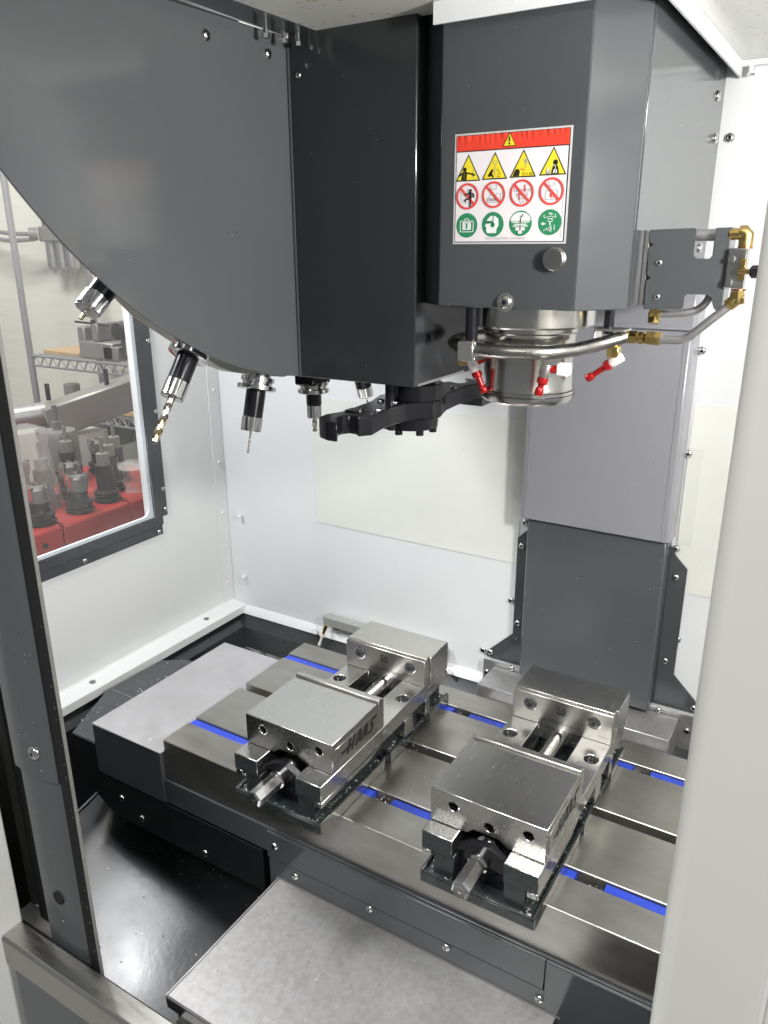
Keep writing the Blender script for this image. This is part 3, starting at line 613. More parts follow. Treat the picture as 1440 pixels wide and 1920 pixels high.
mb = MB(); mb.lathe([(.0026, 0), (.0026, .012), (.004, .012), (.004, .016)], (-.1195, .861, .6925), (.95, -.3, 0), 12); build('valve_stem', mb, M['brass'], t)
mb = MB(); mb.lathe([(.0052, .012), (.0062, .013), (.0062, .023), (.0055, .024)], (-.1185, .861, .6927), (.95, -.3, 0), 10); build('knob', mb, M['blackox'], t)
for z in (.704, .682):
    mb = MB(); mb.lathe([(.0035, 0), (.0035, .0018), (.002, .0022)], (-.1270, .8638, z), (0, -1, 0), 12); build('screw', mb, M['chrome'], t)
mb = MB(); mb.tube([(-.1335, .873, .7270), (-.1215, .873, .7270)], .0055, 14, 1); mb.tube([(-.1245, .873, .7285), (-.1185, .873, .7285), (-.1178, .873, .7275), (-.1178, .873, .7150)], .0067, 14, 1); build('upper_elbow', mb, M['brass'], t, bevel=.0006)
for q in ((-.1178, .873, .7135), (-.1185, .871, .6740)):
    mb = MB(); mb.lathe([(.0070, 0), (.0070, .0018)], q, (0, 0, 1), 18); build('copper_washer', mb, M['copper'], t)
mb = MB(); mb.lathe([(.0068, 0), (.0072, .003), (.0072, .010), (.006, .012)], (-.1190, .870, .6735), (0, 0, -1), 6); mb.lathe([(.0058, -.004), (.0068, 0), (.0068, .008), (.0056, .010)], (-.1190, .870, .6655), (-.75, 0, -.66), 6); mb.lathe([(.005, 0), (.005, .007)], (-.1185, .870, .6655), (1, 0, .1), 6); build('lower_elbow', mb, M['brass'], t)
mb = MB(); mb.tube([(-.1235, .870, .6605), (-.142, .870, .6435), (-.157, .870, .6290), (-.164, .870, .6245), (-.172, .870, .6232), (-.188, .8705, .6228)], .0044, 12, 8); build('feed_tube', mb, M['tube2'], t)
mb = MB()
mb.lathe([(.0062, 0), (.0072, .001), (.0072, .0110), (.0058, .012)], (-.2235, .8718, .6232), (1, 0, 0), 6); mb.lathe([(.0048, .011), (.0064, .013), (.0064, .018), (.0048, .019)], (-.2235, .8718, .6232), (1, 0, 0), 12)
mb.lathe([(.0055, .0195), (.0076, .0205), (.0076, .0330), (.006, .0365)], (-.2235, .8718, .6232), (1, 0, 0), 6); build('compression_fitting', mb, M['brass'], t)
mb = MB(); mb.lathe([(.0055, 0), (.0070, .002), (.0070, .010), (.005, .012)], (-.2055, .885, .6465), (1, 0, 0), 6); mb.lathe([(.0064, 0), (.0064, .009)], (-.2000, .885, .6465), (0, -.3, -1), 6); build('tube_nut', mb, M['brass'], t)
mb = MB(); mb.tube([(-.194, .886, .6480), (-.175, .888, .6490), (-.160, .890, .6520), (-.151, .892, .6600), (-.1475, .893, .672), (-.1470, .895, .70), (-.1470, .897, .725)], .0042, 12, 8); build('return_tube', mb, M['tube2'], t)
mb = MB(); mb.tube([(-.213, .882, .7262), (-.1345, .882, .7265)], .0058, 14, 1); build('cross_tube', mb, M['tube2'], t)

# ------------------------------------------------------------------ TOOL CHANGER: carousel cover, boxed arm cover, swing arm
PX = -.613
CY, CZ, CR = .871, 1.123, .5668
arc = []
y = .30
pts = []
for k in range(61):
    a = math.pi * (1.0 + .05 * 0) + (k / 60) * (math.pi * .5)
for k in range(49):
    yy = .337 + (.800 - .337) * k / 48
    pts.append((yy, CZ - math.sqrt(max(CR * CR - (yy - CY) ** 2, 0))))
outline = pts + [(.800, .9400)]
t = thing('carousel_cover', 'large glossy charcoal panel with a curved lower edge over the tool carousel', 'cover panel', (PX, .55, .56))
mb = MB(); mb.prism(outline, 'x', PX - .0025, PX); build('panel', mb, M['dark4'], t, bevel=.0006)
mb = MB(); mb.box(PX - .0020, -.5715, .40, .8130, .9402, .9420); build('top_flange', mb, M['dark'], t)
for y, z in ((.669, .917), (.765, .917)): screw(t, (PX, y, z), (1, 0, 0), .0056)
for x, y in ((-.596, .742), (-.594, .770), (-.590, .79)):
    mb = MB(); mb.cyl((x, y, .940), (x, y, .930), .0028, n=8); mb.cyl((x, y, .930), (x, y, .926), .0045, n=6); build('hanging_bolt', mb, M['chrome'], t)
t = thing('tool_carousel', 'ivory plastic carousel disc showing as a pale rim under the panel edge', 'tool carousel', (-.65, CY, CZ))
dpts = [(.600, .668), (.627, .643), (.669, .617), (.700, .598), (.737, .575), (.762, .565), (.80, .556), (.866, .544), (.92, .547), (.98, .560), (1.06, .590), (1.135, .63)]
mb = MB(); mb.prism(dpts + [(1.135, .85), (.600, .85)], 'x', -.712, -.692); build('disc', mb, M['ivory'], t)

t = thing('arm_cover', 'tall dark glossy box beside the spindle head above the swing arm', 'cover box', (-.53, .87, .56))
mb = MB(); mb.box(-.6115, -.4455, .800, .955, .5600, 1.08); build('box_cover', mb, M['dark2'], t, bevel=.0012)
mb = MB(); mb.box(-.6118, -.6100, .7970, .7998, .56, .938); build('edge_strip', mb, M['dark'], t)
screw(t, (-.598, .7998, .90), (0, -1, 0), .0035)
mb = MB(); mb.box(-.4454, -.4440, .806, .93, .5605, .5635); build('seam_sealant', mb, M['alu'], t)

AX, AY = -.492, .871
half = [(.043, .004), (.040, -.012), (.026, -.022), (.0175, -.040), (.0125, -.065), (.0145, -.092), (.0200, -.123), (.0100, -.1365), (.0, -.1290), (-.008, -.1290), (-.0125, -.136), (-.0115, -.147), (.0035, -.1700), (-.010, -.1705), (-.024, -.164), (-.0305, -.157), (-.0325, -.139), (-.0250, -.118), (-.0270, -.082), (-.0300, -.046), (-.0385, -.018)]
poly = [(AX + u, AY + v) for u, v in half] + [(AX - u, AY - v) for u, v in half]
t = thing('swing_arm', 'black double-ended tool change arm with gripper jaws below the box', 'tool change arm', (AX, AY, .49))
mb = MB(); mb.prism(poly, 'z', .5105, .5330); build('arm', mb, M['blackox'], t, bevel=.0009)
mb = MB(); mb.lathe([(.0330, 0), (.0330, .0205)], (AX + .0105, AY, .5335), (0, 0, 1), 40); build('hub', mb, M['blackox'], t, bevel=.0008)
mb = MB(); mb.lathe([(.020, 0), (.033, .001), (.034, .015)], (AX + .004, AY, .4952), (0, 0, 1), 36); build('lower_hub', mb, M['blackox'], t)
for k in range(6):
    a = k * math.pi / 3 + .35; x, y = AX + .004 + .027 * math.cos(a), AY + .027 * math.sin(a)
    mb = MB(); mb.cyl((x, y, .4895), (x, y, .4950), .0050, n=14); build('cap_screw', mb, M['blackox'], t)
for u, v in ((-.010, -.106), (.0075, -.090), (-.019, -.040), (.001, -.040), (.006, -.022), (.018, .09), (-.005, .076)):
    screw(t, (AX + u, AY + v, .5331), (0, 0, 1), .0050)
mb = MB(); mb.cyl((AX - .004, AY - .042, .5332), (AX - .004, AY - .042, .556), .0065, n=14); build('plunger', mb, M['blackox'], t)
mb = MB(); mb.cyl((AX - .004, AY - .042, .500), (AX - .004, AY - .042, .5103), .008, n=14); build('plunger_end', mb, M['blackox'], t)
mb = MB(); mb.box(AX - .0225, AX - .006, AY - .116, AY - .100, .5332, .5350); build('finger_plate', mb, M['blackox'], t, bevel=.0005)
mb = MB(); mb.box(-.545, -.457, 1.02, 1.075, .4985, .5100); build('far_jaw_block', mb, M['dark'], t, bevel=.001)
mb = MB(); mb.lathe([(.030, 0), (.030, .03)], (AX - .012, AY + .030, .5340), (0, 0, 1), 24); build('drive_shaft', mb, M['dark'], t)

# tools held in the carousel
def cutter(name, label, fl, d, lb, ln, ld, rf=.0232, rb=.0125, rn=.0135, rd=.003, dm='hss', top=.02, slots=6):
    fl = Vector(fl); d = Vector(d).normalized()
    t = thing(name, label, 'tool holder', fl, 'tool holders hanging from the carousel')
    mb = MB(); mb.lathe([(.016, -top), (.016, -.0165), (.021, -.0160), (.021, -.0105), (.0185, -.0095), (.0185, -.0065), (rf, -.0055), (rf, -.0005), (rf - .0015, .0005), (rb + .003, .001)], fl, d, 36); build('flange', mb, M['chrome'], t)
    mb = MB(); mb.lathe([(rb, .0012), (rb, lb - .001), (rb - .001, lb)], fl, d, 28); build('body', mb, M['blackox'], t)
    u = d.orthogonal().normalized(); v = d.cross(u); P = []
    n = 48
    mb = MB(); rings = []
    for h in (lb + .0003, lb + ln - .0015, lb + ln):
        ring = []
        for i in range(n):
            a = 2 * math.pi * i / n; notch = (i % (n // slots)) < 3 and h > lb + .002
            rr = rn * (.84 if notch else 1) - (.0010 if h >= lb + ln else 0)
            ring.append(mb.bm.verts.new(fl + d * h + (u * math.cos(a) + v * math.sin(a)) * rr))
        rings.append(ring)
    for A, B in zip(rings[:-1], rings[1:]):
        for i in range(n): mb.bm.faces.new((A[i], A[(i + 1) % n], B[(i + 1) % n], B[i]))
    mb.bm.faces.new(rings[0]); mb.bm.faces.new(rings[-1])
    build('collet_nut', mb, M['chrome'], t, ang=25)
    # twisted drill: two flutes
    mb = MB(); st = 84; m = 14; prev = None
    for i in range(st + 1):
        h = lb + ln + ld * i / st; tw = i / st * ld / max(rd * 8, .012) * 2 * math.pi; ring = []
        for j in range(m):
            a = 2 * math.pi * j / m; rr = rd * (1 - (.5 * max(0, math.cos(2 * a)) ** 1.5 if i > st * .12 else 0)) * (1 if i < st else .35)
            ring.append(mb.bm.verts.new(fl + d * (h if i < st else h + rd * .3) + (u * math.cos(a + tw) + v * math.sin(a + tw)) * rr))
        if prev:
            for j in range(m): mb.bm.faces.new((prev[j], prev[(j + 1) % m], ring[(j + 1) % m], ring[j])).material_index = (1 if (dm == 'gold' and i > st * .5 and i < st * .93) else 0)
        else: mb.bm.faces.new(ring)
        prev = ring
    mb.bm.faces.new(prev)
    build('drill', mb, [M['hss'], M['gold']], t)
    return t
def dirn(a, b): return (0, b[0] - a[0], b[1] - a[1])
cutter('drill_tool', 'black toolholder with a long gold tinted twist drill leaning left', (-.655, .649, .600), dirn((.649, .600), (.588, .515)), .031, .021, .054, rd=.0043, dm='gold')
cutter('thin_drill_tool', 'black toolholder holding a very thin drill, hanging almost upright', (-.655, .763, .545), dirn((.763, .545), (.741, .471)), .035, .018, .028, rf=.0245, rd=.0014)
cutter('end_mill_tool', 'short toolholder with small end mill at the left corner of the arm box', (-.655, .885, .523), (0, .0, -1), .018, .019, .019, rf=.0222, rb=.0108, rn=.0105, rd=.0036)
cutter('small_drill_tool', 'stubby toolholder with gold tipped point emerging upper left of the panel edge', (-.655, .583, .712), dirn((.583, .712), (.511, .652)), .064, .018, .011, rd=.0022, dm='gold')
cutter('rear_drill_tool', 'partly hidden toolholder with thin drill behind the swing arm', (-.660, 1.010, .545), dirn((1.010, .545), (1.033, .483)), .036, .018, .012, rn=.0125, rd=.0016)
mb = MB(); mb.box(-.671, -.639, .862, .905, .535, .5585); tag(build('tool_pot', mb, M['blackox'], bevel=.002), 'small black tool pot above the short end mill holder', 'tool pot')

# ------------------------------------------------------------------ WASH BAR on the back wall
t = thing('wash_bar', 'pale grey coolant bar with small nozzle low on the white back wall', 'wash bar', (-.82, 1.2, -.05))
mb = MB(); mb.box(-.8855, -.60, 1.201, 1.2225, -.041, -.0215); build('bar', mb, M['bargrey'], t, bevel=.0012)
mb = MB(); mb.cyl((-.877, 1.2, -.041), (-.879, 1.197, -.050), .0048, n=10); mb.cyl((-.879, 1.197, -.050), (-.881, 1.194, -.058), .0036, n=10); build('nozzle_swivel', mb, M['brass'], t)
mb = MB(); mb.lathe([(.0052, 0), (.0055, .007), (.004, .0085), (.0026, .010), (.0026, .022), (.0036, .0235), (.0036, .028), (.002, .031)], (-.881, 1.194, -.057), (-.28, -.18, -1), 10); build('nozzle', mb, M['white_pl'], t)
mb = MB(); mb.box(-.862, -.853, 1.205, 1.215, -.050, -.0412); build('plug', mb, M['gmach'], t)

# ------------------------------------------------------------------ VISES
def hp(*pts): return list(pts)
def make_vise(label, scratched):
    t = thing('machine_vise', label, 'vise', (0, 0, 0), 'twin machine vises on the table')
    H = .0715
    # cast base: rim, floor and core with side pockets
    mb = MB()
    mb.box(-H, H, -.003, .155, .0005, .0140)
    mb.box(H - .0035, H, -.003, .155, .0140, .0185); mb.box(-H, -H + .0035, -.003, .155, .0140, .0185); mb.box(-H + .0035, H - .0035, -.003, .0, .0140, .0175)
    for s in (1, -1):
        a, b = sorted((s * .046, s * H))
        mb.box(a, b, .1722, .2400, .0005, .0130); c, d = sorted((s * (H - .0045), s * H)); mb.box(c, d, .1722, .2125, .0130, .0185)
        mb.box(a, b, .2930, .3580, .0005, .0130); mb.box(c, d, .2930, .3580, .0130, .0185)
        mb.box(c, d, .2385, .2755, .0130, .0180)
    build('base_flange', mb, M['cast'], t, bevel=.0009)
    for s in (1, -1):
        for a, b in ((-.0025, .1545), (.1726, .2122), (.2934, .3576)):
            c, d = sorted((s * H, s * (H + .0004))); mb = MB(); mb.box(c, d, a, b, .0012, .0180); build('machined_edge', mb, M['steelv'], t)
    mb = MB(); mb.box(-.0575, -.0315, .004, .352, .0081, .0475); mb.box(.0305, .0575, .004, .352, .0081, .0475); mb.box(-.0314, .0304, .045, .352, .0081, .030); mb.box(-.0314, .0304, .285, .352, .0301, .0475)
    build('base_core', mb, M['cast'], t, bevel=.001)
    for s in (1, -1):
        c, d = sorted((s * .0555, s * H)); e, f = sorted((s * .0592, s * (H - .0002)))
        for a, b in ((.2130, .2380), (.278, .2925)):
            mb = MB(); mb.box(c, d, a, b, .0190, .0482); build('side_pillar', mb, M['steelv'], t, bevel=.0006)
        mb = MB(); mb.prism([(.0005, .0475), (.0005, .0400), (.118, .0400), (.150, .0475)], 'x', e, f); build('side_skirt', mb, M['steelv'], t, bevel=.0006)
    for s in (1, -1):
        for y in (.165, .283):
            mb = MB(); mb.lathe([(.0095, 0), (.0095, .011), (.005, .011), (.005, .006)], (s * .0615, y, .0075), (0, 0, 1), 18); build('clamp_bolt', mb, M['blackox'], t)
    # bed: two rails with bolt holes joined at the rear
    mb = MB()
    bed = [(-H, 0), (-.0325, 0), (-.0325, .276), (.0310, .276), (.0310, 0), (H, 0), (H, .345), (-H, .345)]
    mb.prism(bed, 'z', .0485, .0730, holes=[circ(-.0575, .231, .0098, 24), circ(.0575, .231, .0098, 24)])
    build('bed', mb, M['steelv'], t, bevel=.0009)
    for a, b in ((-H + .0006, -.0331), (.0316, H - .0006)):
        mb = MB(); mb.box(a, b, -.0004, -.00002, .0491, .0722); build('cast_end', mb, M['cast'], t)
    for s in (-1, 1):
        mb = MB(); mb.lathe([(.0089, 0), (.0089, .002)], (s * .0575, .231, .0615), (0, 0, 1), 20); build('hole_plug', mb, M['blackox'], t)
    # fixed jaw
    mb = MB(); mb.box(-H - .001, H + .0025, .2885, .3465, .0735, .1190); mb.box(-H - .001, H + .0025, .3455, .3470, .060, .0733); build('fixed_jaw', mb, M['steelv'], t, bevel=.0009)
    def plate(y0, y1, face):
        p = t
        mb = MB()
        if face < 0: pr_ = [(y0, .0733), (y1, .0733), (y1, .1205), (y0 + .0055, .1205), (y0 + .0055, .1180), (y0, .1180)]
        else: pr_ = [(y0, .0733), (y1, .0733), (y1, .1195), (y1 - .0070, .1195), (y1 - .0070, .1226), (y0, .1226)]
        mb.prism(pr_, 'x', -H, H); o = build('jaw_plate', mb, M['jaw'], t, bevel=.0007)
        mb = MB(); yy = y0 + .0036 if face < 0 else y1 - .0050; zz = .1181 if face < 0 else .1196
        for i in range(44):
            x = -H + .0022 + i * .00322
            mb.box(x, x + .0017, yy - .0019, yy + .0019, zz, zz + .0018)
        tag(build('serration', mb, M['jaw'], o), kind='stuff')
        return o
    jp = plate(.2725, .2880, -1)
    for x in (-.0455, .0460):
        mb = MB(); mb.lathe([(.0100, 0), (.0094, .0004)], (x, .27245, .1005), (0, -1, 0), 24); build('counterbore', mb, M['chrome'], jp)
        screw(jp, (x, .2721, .1005), (0, -1, 0), .0088, SOCK)
    fp = Plane((0, .2724, 0), (1, 0, 0), (0, 0, 1), (0, -1, 0))
    mb = MB(); x0, z0, w = -.0065, .0965, .0165
    for q in ([(0, 0), (.80, 0), (.98, .20), (.98, .32), (0, .32)], [(0, .36), (.22, .36), (.30, .66), (0, .66)], [(0, .78), (.30, .78), (.40, 1), (0, 1)], [(.36, .36), (.52, .36), (.86, 1), (.66, 1), (.54, .74), (.48, .74)], [(.66, .36), (.98, .36), (.98, .92)], ):
        flat(mb, fp, [(x0 + a * w * .80, z0 + b * w * .78) for a, b in q], .00015)
    build('square_emblem', mb, M['etch'], jp)
    mb = MB(); text(mb, 'www.HaasTooling.com', fp, -.0262, .0820, .0062, .00015, 0, 0, .055); build('etched_lettering', mb, M['etch'], jp)
    mb = MB(); text(mb, '05-9055', fp, .0525, .0812, .0040, .00015, 0, 0, .0150); build('etched_number', mb, M['gmach'], jp)
    # movable jaw
    hol = [circ(-.0415, .1030, .0062, 20), circ(.0035, .0935, .0062, 20), circ(.0505, .1030, .0062, 20)]
    arch = [(-.0330, .0738), (-.0240, .0738), (-.0150, .0815), (.0150, .0815), (.0270, .0738), (.0320, .0738)]
    out = [(-H, .0738)] + arch + [(H, .0738), (H, .1190), (-H, .1190)]
    mb = MB(); mb.prism(out, 'y', .027, .1385, holes=hol); build('moving_jaw', mb, M['steelv'], t, bevel=.0009)
    for (cx, cz) in ((-.0415, .1030), (.0035, .0935), (.0505, .1030)):
        mb = MB(); mb.lathe([(.0072, 0), (.0063, .0006)], (cx, .0268, cz), (0, -1, 0), 20, 0, False); mb.lathe([(.0061, 0), (.0050, .006), (.0050, .02)], (cx, .0272, cz), (0, 1, 0), 20, 0, False); build('threaded_hole', mb, M['chrome'], t)
    mb = MB(); mb.box(-.030, .029, .052, .137, .0310, .0815); build('screw_nut', mb, M['blackox'], t)
    plate(.1395, .1535, 1)
    # name plate with slanted lettering on the right side
    mb = MB(); mb.box(H + .00005, H + .0007, .0335, .1385, .0845, .1090); npl = build('name_plate', mb, M['jaw'], t, bevel=.0002)
    sd = Plane((H + .0007, 0, 0), (0, 1, 0), (0, 0, 1), (1, 0, 0))
    mb = MB(); k = .42
    fy = lambda p: (.0420 + (p[0] - .035) * 1.17 + k * (p[1] - .086), p[1])
    def S_(a, b, wd): stroke(mb, sd, fy(a), fy(b), wd * 1.18, .0002)
    S_((.0350, .0950), (.0580, .0950), .0034); S_((.0500, .0870), (.0500, .1060), .0050); S_((.0590, .0870), (.0590, .1060), .0050)
    for ax in (.0670, .0800):
        S_((ax, .0870), (ax + .0030, .1060), .0046); S_((ax + .0090, .0870), (ax + .0045, .1060), .0046); S_((ax + .0015, .0925), (ax + .0085, .0925), .0026)
    S_((.0930, .0882), (.1010, .0882), .0036); S_((.1010, .0882), (.1010, .0960), .0042); S_((.1010, .0960), (.0955, .0975), .0040); S_((.0955, .0975), (.0950, .1045), .0042); S_((.0950, .1048), (.1060, .1048), .0036)
    build('slanted_lettering', mb, M['etch'], npl)
    for y, z in ((.0365, .0868), (.1360, .1065)):
        mb = MB(); mb.lathe([(.0011, 0), (.0011, .0005)], (H + .0007, y, z), (1, 0, 0), 8); build('rivet', mb, M['chrome'], npl)
    # screw and retaining bridge
    mb = MB(); mb.lathe([(.0085, 0), (.0113, .0018), (.0113, .0430), (.0095, .0450)], (0, -.0465, .0565), (0, 1, 0), 6, 0, True, .5); mb.lathe([(.0100, .0450), (.0122, .0465), (.0122, .0560), (.0100, .0575), (.0100, .075)], (0, -.0465, .0565), (0, 1, 0), 28); mb.lathe([(.0022, 0), (.0012, .0004)], (0, -.04655, .0565), (0, -1, 0), 10); build('hex_screw', mb, M['chrome'], t, ang=28)
    mb = MB(); mb.lathe([(.0105, 0), (.0120, .001), (.0120, .25)], (-.002, .030, .0565), (0, 1, 0), 28); mb.lathe([(.0138, 0), (.0138, .010)], (0, .0275, .0600), (0, 1, 0), 28); build('screw_shaft', mb, M['chrome'], t)
    mb = MB(); br = [(-.0320, .0600), (-.012, .0740), (.010, .0775), (.0305, .0660), (.0305, .0480), (.0220, .0480), (.012, .0620), (-.010, .0630), (-.0320, .0570)]
    mb.prism(br, 'y', .0080, .0180); build('retaining_bridge', mb, M['blackox'], t, bevel=.0005)
    mb = MB(); mb.box(-.0316, .0303, .019, .045, .010, .0520); build('bearing_block', mb, M['blackox'], t)
    return t
v1 = make_vise('left steel machine vise over the long blue slot strips, slanted lettering clear on its side', False)
v2 = copy_tree(v1)
v1.location = (-.5675, .656, .0); v2.location = (-.2800, .657, .0)
v2['label'] = 'right steel machine vise standing nearest the cream door panel'
WO[v1.name] = Vector(v1.location); WO[v2.name] = Vector(v2.location)
for c in v2.children:
    if c.name.startswith(('moving_jaw', 'name_plate', 'threaded_hole')) or (c.name.startswith('jaw_plate') and c.location.y < .2):
        c.location.y -= .006

# ------------------------------------------------------------------ WINDOW in the left wall
t = thing('machine_window', 'misted side window in a charcoal frame with pale gasket', 'window', (-1.16, .75, .165))
mb = MB(); mb.prism([(.42, .186), (1.040, .186), (1.040, .203), (1.053, .203), (1.053, .96), (.42, .96)], 'x', -1.1595, -1.1560, holes=[[(.451, .206), (1.0185, .206), (1.0185, .899), (.451, .899)]]); build('frame', mb, M['dark'], t, bevel=.0006)
mb = MB(); mb.box(-1.1597, -1.1572, .42, 1.0375, .1660, .1857); build('lower_rail', mb, M['dark'], t, bevel=.0006)
gi = [(.462, .2125), (.995, .2125), (1.003, .2155), (1.008, .2215), (1.010, .2300), (1.010, .890), (.462, .890)]
mb = MB(); mb.prism([(.4515, .2065), (1.0180, .2065), (1.0180, .8985), (.4515, .8985)], 'x', -1.1640, -1.1585, holes=[gi]); build('gasket', mb, M['gasket'], t)
mb = MB(); mb.box(-1.1680, -1.1645, .4515, 1.0180, .2065, .8985); build('pane', mb, M['pane'], t)
for y, z in ((1.0465, .415), (1.0460, .259), (1.0480, .216), (1.0465, .55)): screw(t, (-1.1558, y, z), (1, 0, 0), .0048)
for y, z in ((1.026, .1735), (.846, .1745)): screw(t, (-1.1570, y, z), (1, 0, 0), .0048)

# ------------------------------------------------------------------ DOOR POST, SILL, RIGHT DOOR at the opening
t = thing('door_post', 'dark grey vertical door post with black rubber seal at left', 'door post', (-.73, .45, -.3))
mb = MB(); mb.prism([(-.776, .4405), (-.762, .4400), (-.719, .4400), (-.7035, .4440), (-.7040, .4460), (-.746, .470), (-.776, .470)], 'z', -.30, 1.0); build('post', mb, M['dark3'], t, bevel=.0012, seg=2)
mb = MB(); mb.prism([(-.780, .4375), (-.765, .4365), (-.720, .4365), (-.7050, .4410), (-.7052, .4438), (-.7190, .4396), (-.762, .4396), (-.776, .4400)], 'z', .139, 1.0); build('upper_sleeve', mb, M['dark3'], t)
mb = MB(); mb.box(-.7033, -.6845, .4420, .4452, -.30, 1.0); build('rubber_seal', mb, M['seal'], t)
mb = MB(); mb.box(-.6843, -.6832, .4410, .4450, -.30, 1.0); build('edge_strip', mb, M['gbeam'], t)
screw(t, (-.7335, .4363, .174), (0, -1, 0), .0085)
mb = MB(); mb.lathe([(.0090, 0), (.0090, .0022), (.007, .0030)], (-.742, .4400, -.043), (0, -1, 0), 20); build('hole_plug', mb, M['seal'], t)
t = thing('post_channel', 'shadowed grey channel behind the door post at far left', 'door channel', (-.82, .47, -.3))
mb = MB(); mb.box(-.881, -.846, .480, .483, -.155, 1.0); build('channel_face', mb, M['gmach'], t)
mb = MB(); mb.box(-1.10, -.8815, .484, .487, -.30, 1.0); build('inner_side', mb, M['black'], t)
mb = MB(); mb.box(-.8455, -.777, .470, .487, -.30, 1.0); build('inner_rib', mb, M['seal'], t)
mb = MB(); mb.box(-.881, -.778, .455, .4795, -.30, -.157); build('channel_foot', mb, M['gmach'], t)

t = thing('door_sill', 'brushed stainless door sill across the bottom left corner', 'sill', (-.4, .42, -.3))
mb = MB(); mb.prism([(.4035, -.1230), (.4070, -.1200), (.4330, -.1200), (.4345, -.1215), (.4345, -.20), (.4035, -.165)], 'x', -.8265, .45); build('sill_cap', mb, M['sill'], t, bevel=.0012, seg=2)
mb = MB(); mb.box(-.815, .45, .4075, .430, -.50, -.1655); build('front_panel', mb, M['dark3'], t)
mb = MB(); mb.box(-.815, .45, .4305, .4345, -.50, -.2005); build('inner_panel', mb, M['black'], t)
t = thing('door_frame', 'white painted door frame edge at the lower left corner', 'door frame', (-.86, .41, -.5))
mb = MB(); mb.box(-.8800, -.8275, .405, .436, -.60, 1.0); build('jamb', mb, M['frame_w'], t, bevel=.002, seg=2)
mb = MB(); mb.box(-1.4, -.8805, .412, .436, -.60, 1.0); build('outer_panel', mb, M['door'], t)

t = thing('sliding_door', 'cream coloured sliding door panel filling the right edge', 'door', (.15, .42, -.3))
mb = MB(); mb.prism([(-.0490, .412), (-.0450, .404), (-.0385, .400), (.50, .400), (.50, .436), (-.0490, .436)], 'z', -.1190, 1.10); build('door_panel', mb, M['door'], t, bevel=.0015, seg=2)
mb = MB(); mb.box(.010, .0125, .3975, .3999, -.1185, 1.10); build('edge_bead', mb, M['frame_w'], t)

# ------------------------------------------------------------------ SHOP seen through the window
t = thing('tool_cart', 'red plastic tool cart outside the misted window', 'tool cart', (-1.72, 1.2, -.90))
def tray(y0, y1):
    mb = MB(); mb.prism([(-1.93, -.05), (-1.548, -.05), (-1.545, .094), (-1.555, .100), (-1.925, .100), (-1.93, .094)], 'y', y0, y1)
    build('tray', mb, M['cart'], t, bevel=.004, seg=2)
tray(.80, 1.0825); tray(1.088, 1.285); tray(1.290, 1.52)
for y in (.93, 1.03):
    for z in (.065, .01):
        mb = MB(); mb.lathe([(.007, 0), (.007, .002)], (-1.5445, y, z), (1, 0, 0), 10); build('hole_plug', mb, M['black'], t)
mb = MB()
for x in (-1.9, -1.58):
    for y in (.85, 1.48): mb.box(x - .015, x + .015, y - .015, y + .015, -.94, -.0505)
build('leg', mb, M['gmach'], t)
def cart_tool(x, y, label, kind):
    t = thing('spare_tool', label, 'tool holder', (x, y, .100), 'spare tool holders standing on the red cart')
    z = .1005
    mb = MB(); mb.lathe([(.030, 0), (.034, .004), (.034, .010), (.027, .013), (.027, .018), (.0325, .021), (.0325, .027), (.024, .030)], (x, y, z), (0, 0, 1), 24); build('flange', mb, M['toolblk'], t)
    hb = .052 if kind != 'long' else .095
    mb = MB(); mb.lathe([(.024, .0305), (.022, .034), (.022, hb)], (x, y, z), (0, 0, 1), 24); build('body', mb, M['toolblk'], t)
    if kind == 'mill':
        mb = MB(); mb.lathe([(.020, hb + .0002), (.0245, hb + .004), (.0245, hb + .034), (.022, hb + .036)], (x, y, z), (0, 0, 1), 10); build('cutter_head', mb, M['gmach'], t)
        mb = MB()
        for k in range(5):
            a = k * 1.2566; mb.box(x + .022 * math.cos(a) - .005, x + .022 * math.cos(a) + .005, y + .022 * math.sin(a) - .004, y + .022 * math.sin(a) + .004, z + hb + .012, z + hb + .042)
        build('insert_seat', mb, M['chrome'], t)
    else:
        mb = MB(); mb.lathe([(.016, hb + .0002), (.016, hb + .03), (.005, hb + .031), (.005, hb + .07)], (x, y, z), (0, 0, 1), 16); build('shank', mb, M['gbeam'], t)
    return t
cart_tool(-1.590, 1.170, 'face mill holder with bright inserts in the middle of the cart edge', 'mill')
cart_tool(-1.592, 1.063, 'face mill holder nearest the door post on the red cart', 'mill')
cart_tool(-1.600, 1.262, 'tall dark collet holder at right on the red cart', 'long')
cart_tool(-1.690, 1.150, 'tall holder wrapped in a clear bag on the red cart', 'long')
cart_tool(-1.790, 1.300, 'dark holder at the back of the red cart beside the grey motor', 'long')
cart_tool(-1.760, 1.090, 'dark holder at the back left of the red cart', 'long')
cart_tool(-1.720, 1.400, 'dark holder at the back right of the red cart', 'long')
cart_tool(-1.700, 1.235, 'short dark holder between the bagged tool and the grey motor', 'mill')
cart_tool(-1.660, 1.330, 'dark holder just left of the low crumpled bag', 'long')
cart_tool(-1.830, 1.180, 'far dark holder half hidden by the bagged tool', 'mill')
cart_tool(-1.680, 1.030, 'tall dark holder hard against the door post on the red cart', 'long')
cart_tool(-1.840, 1.440, 'far dark holder at the right end of the back row', 'mill')
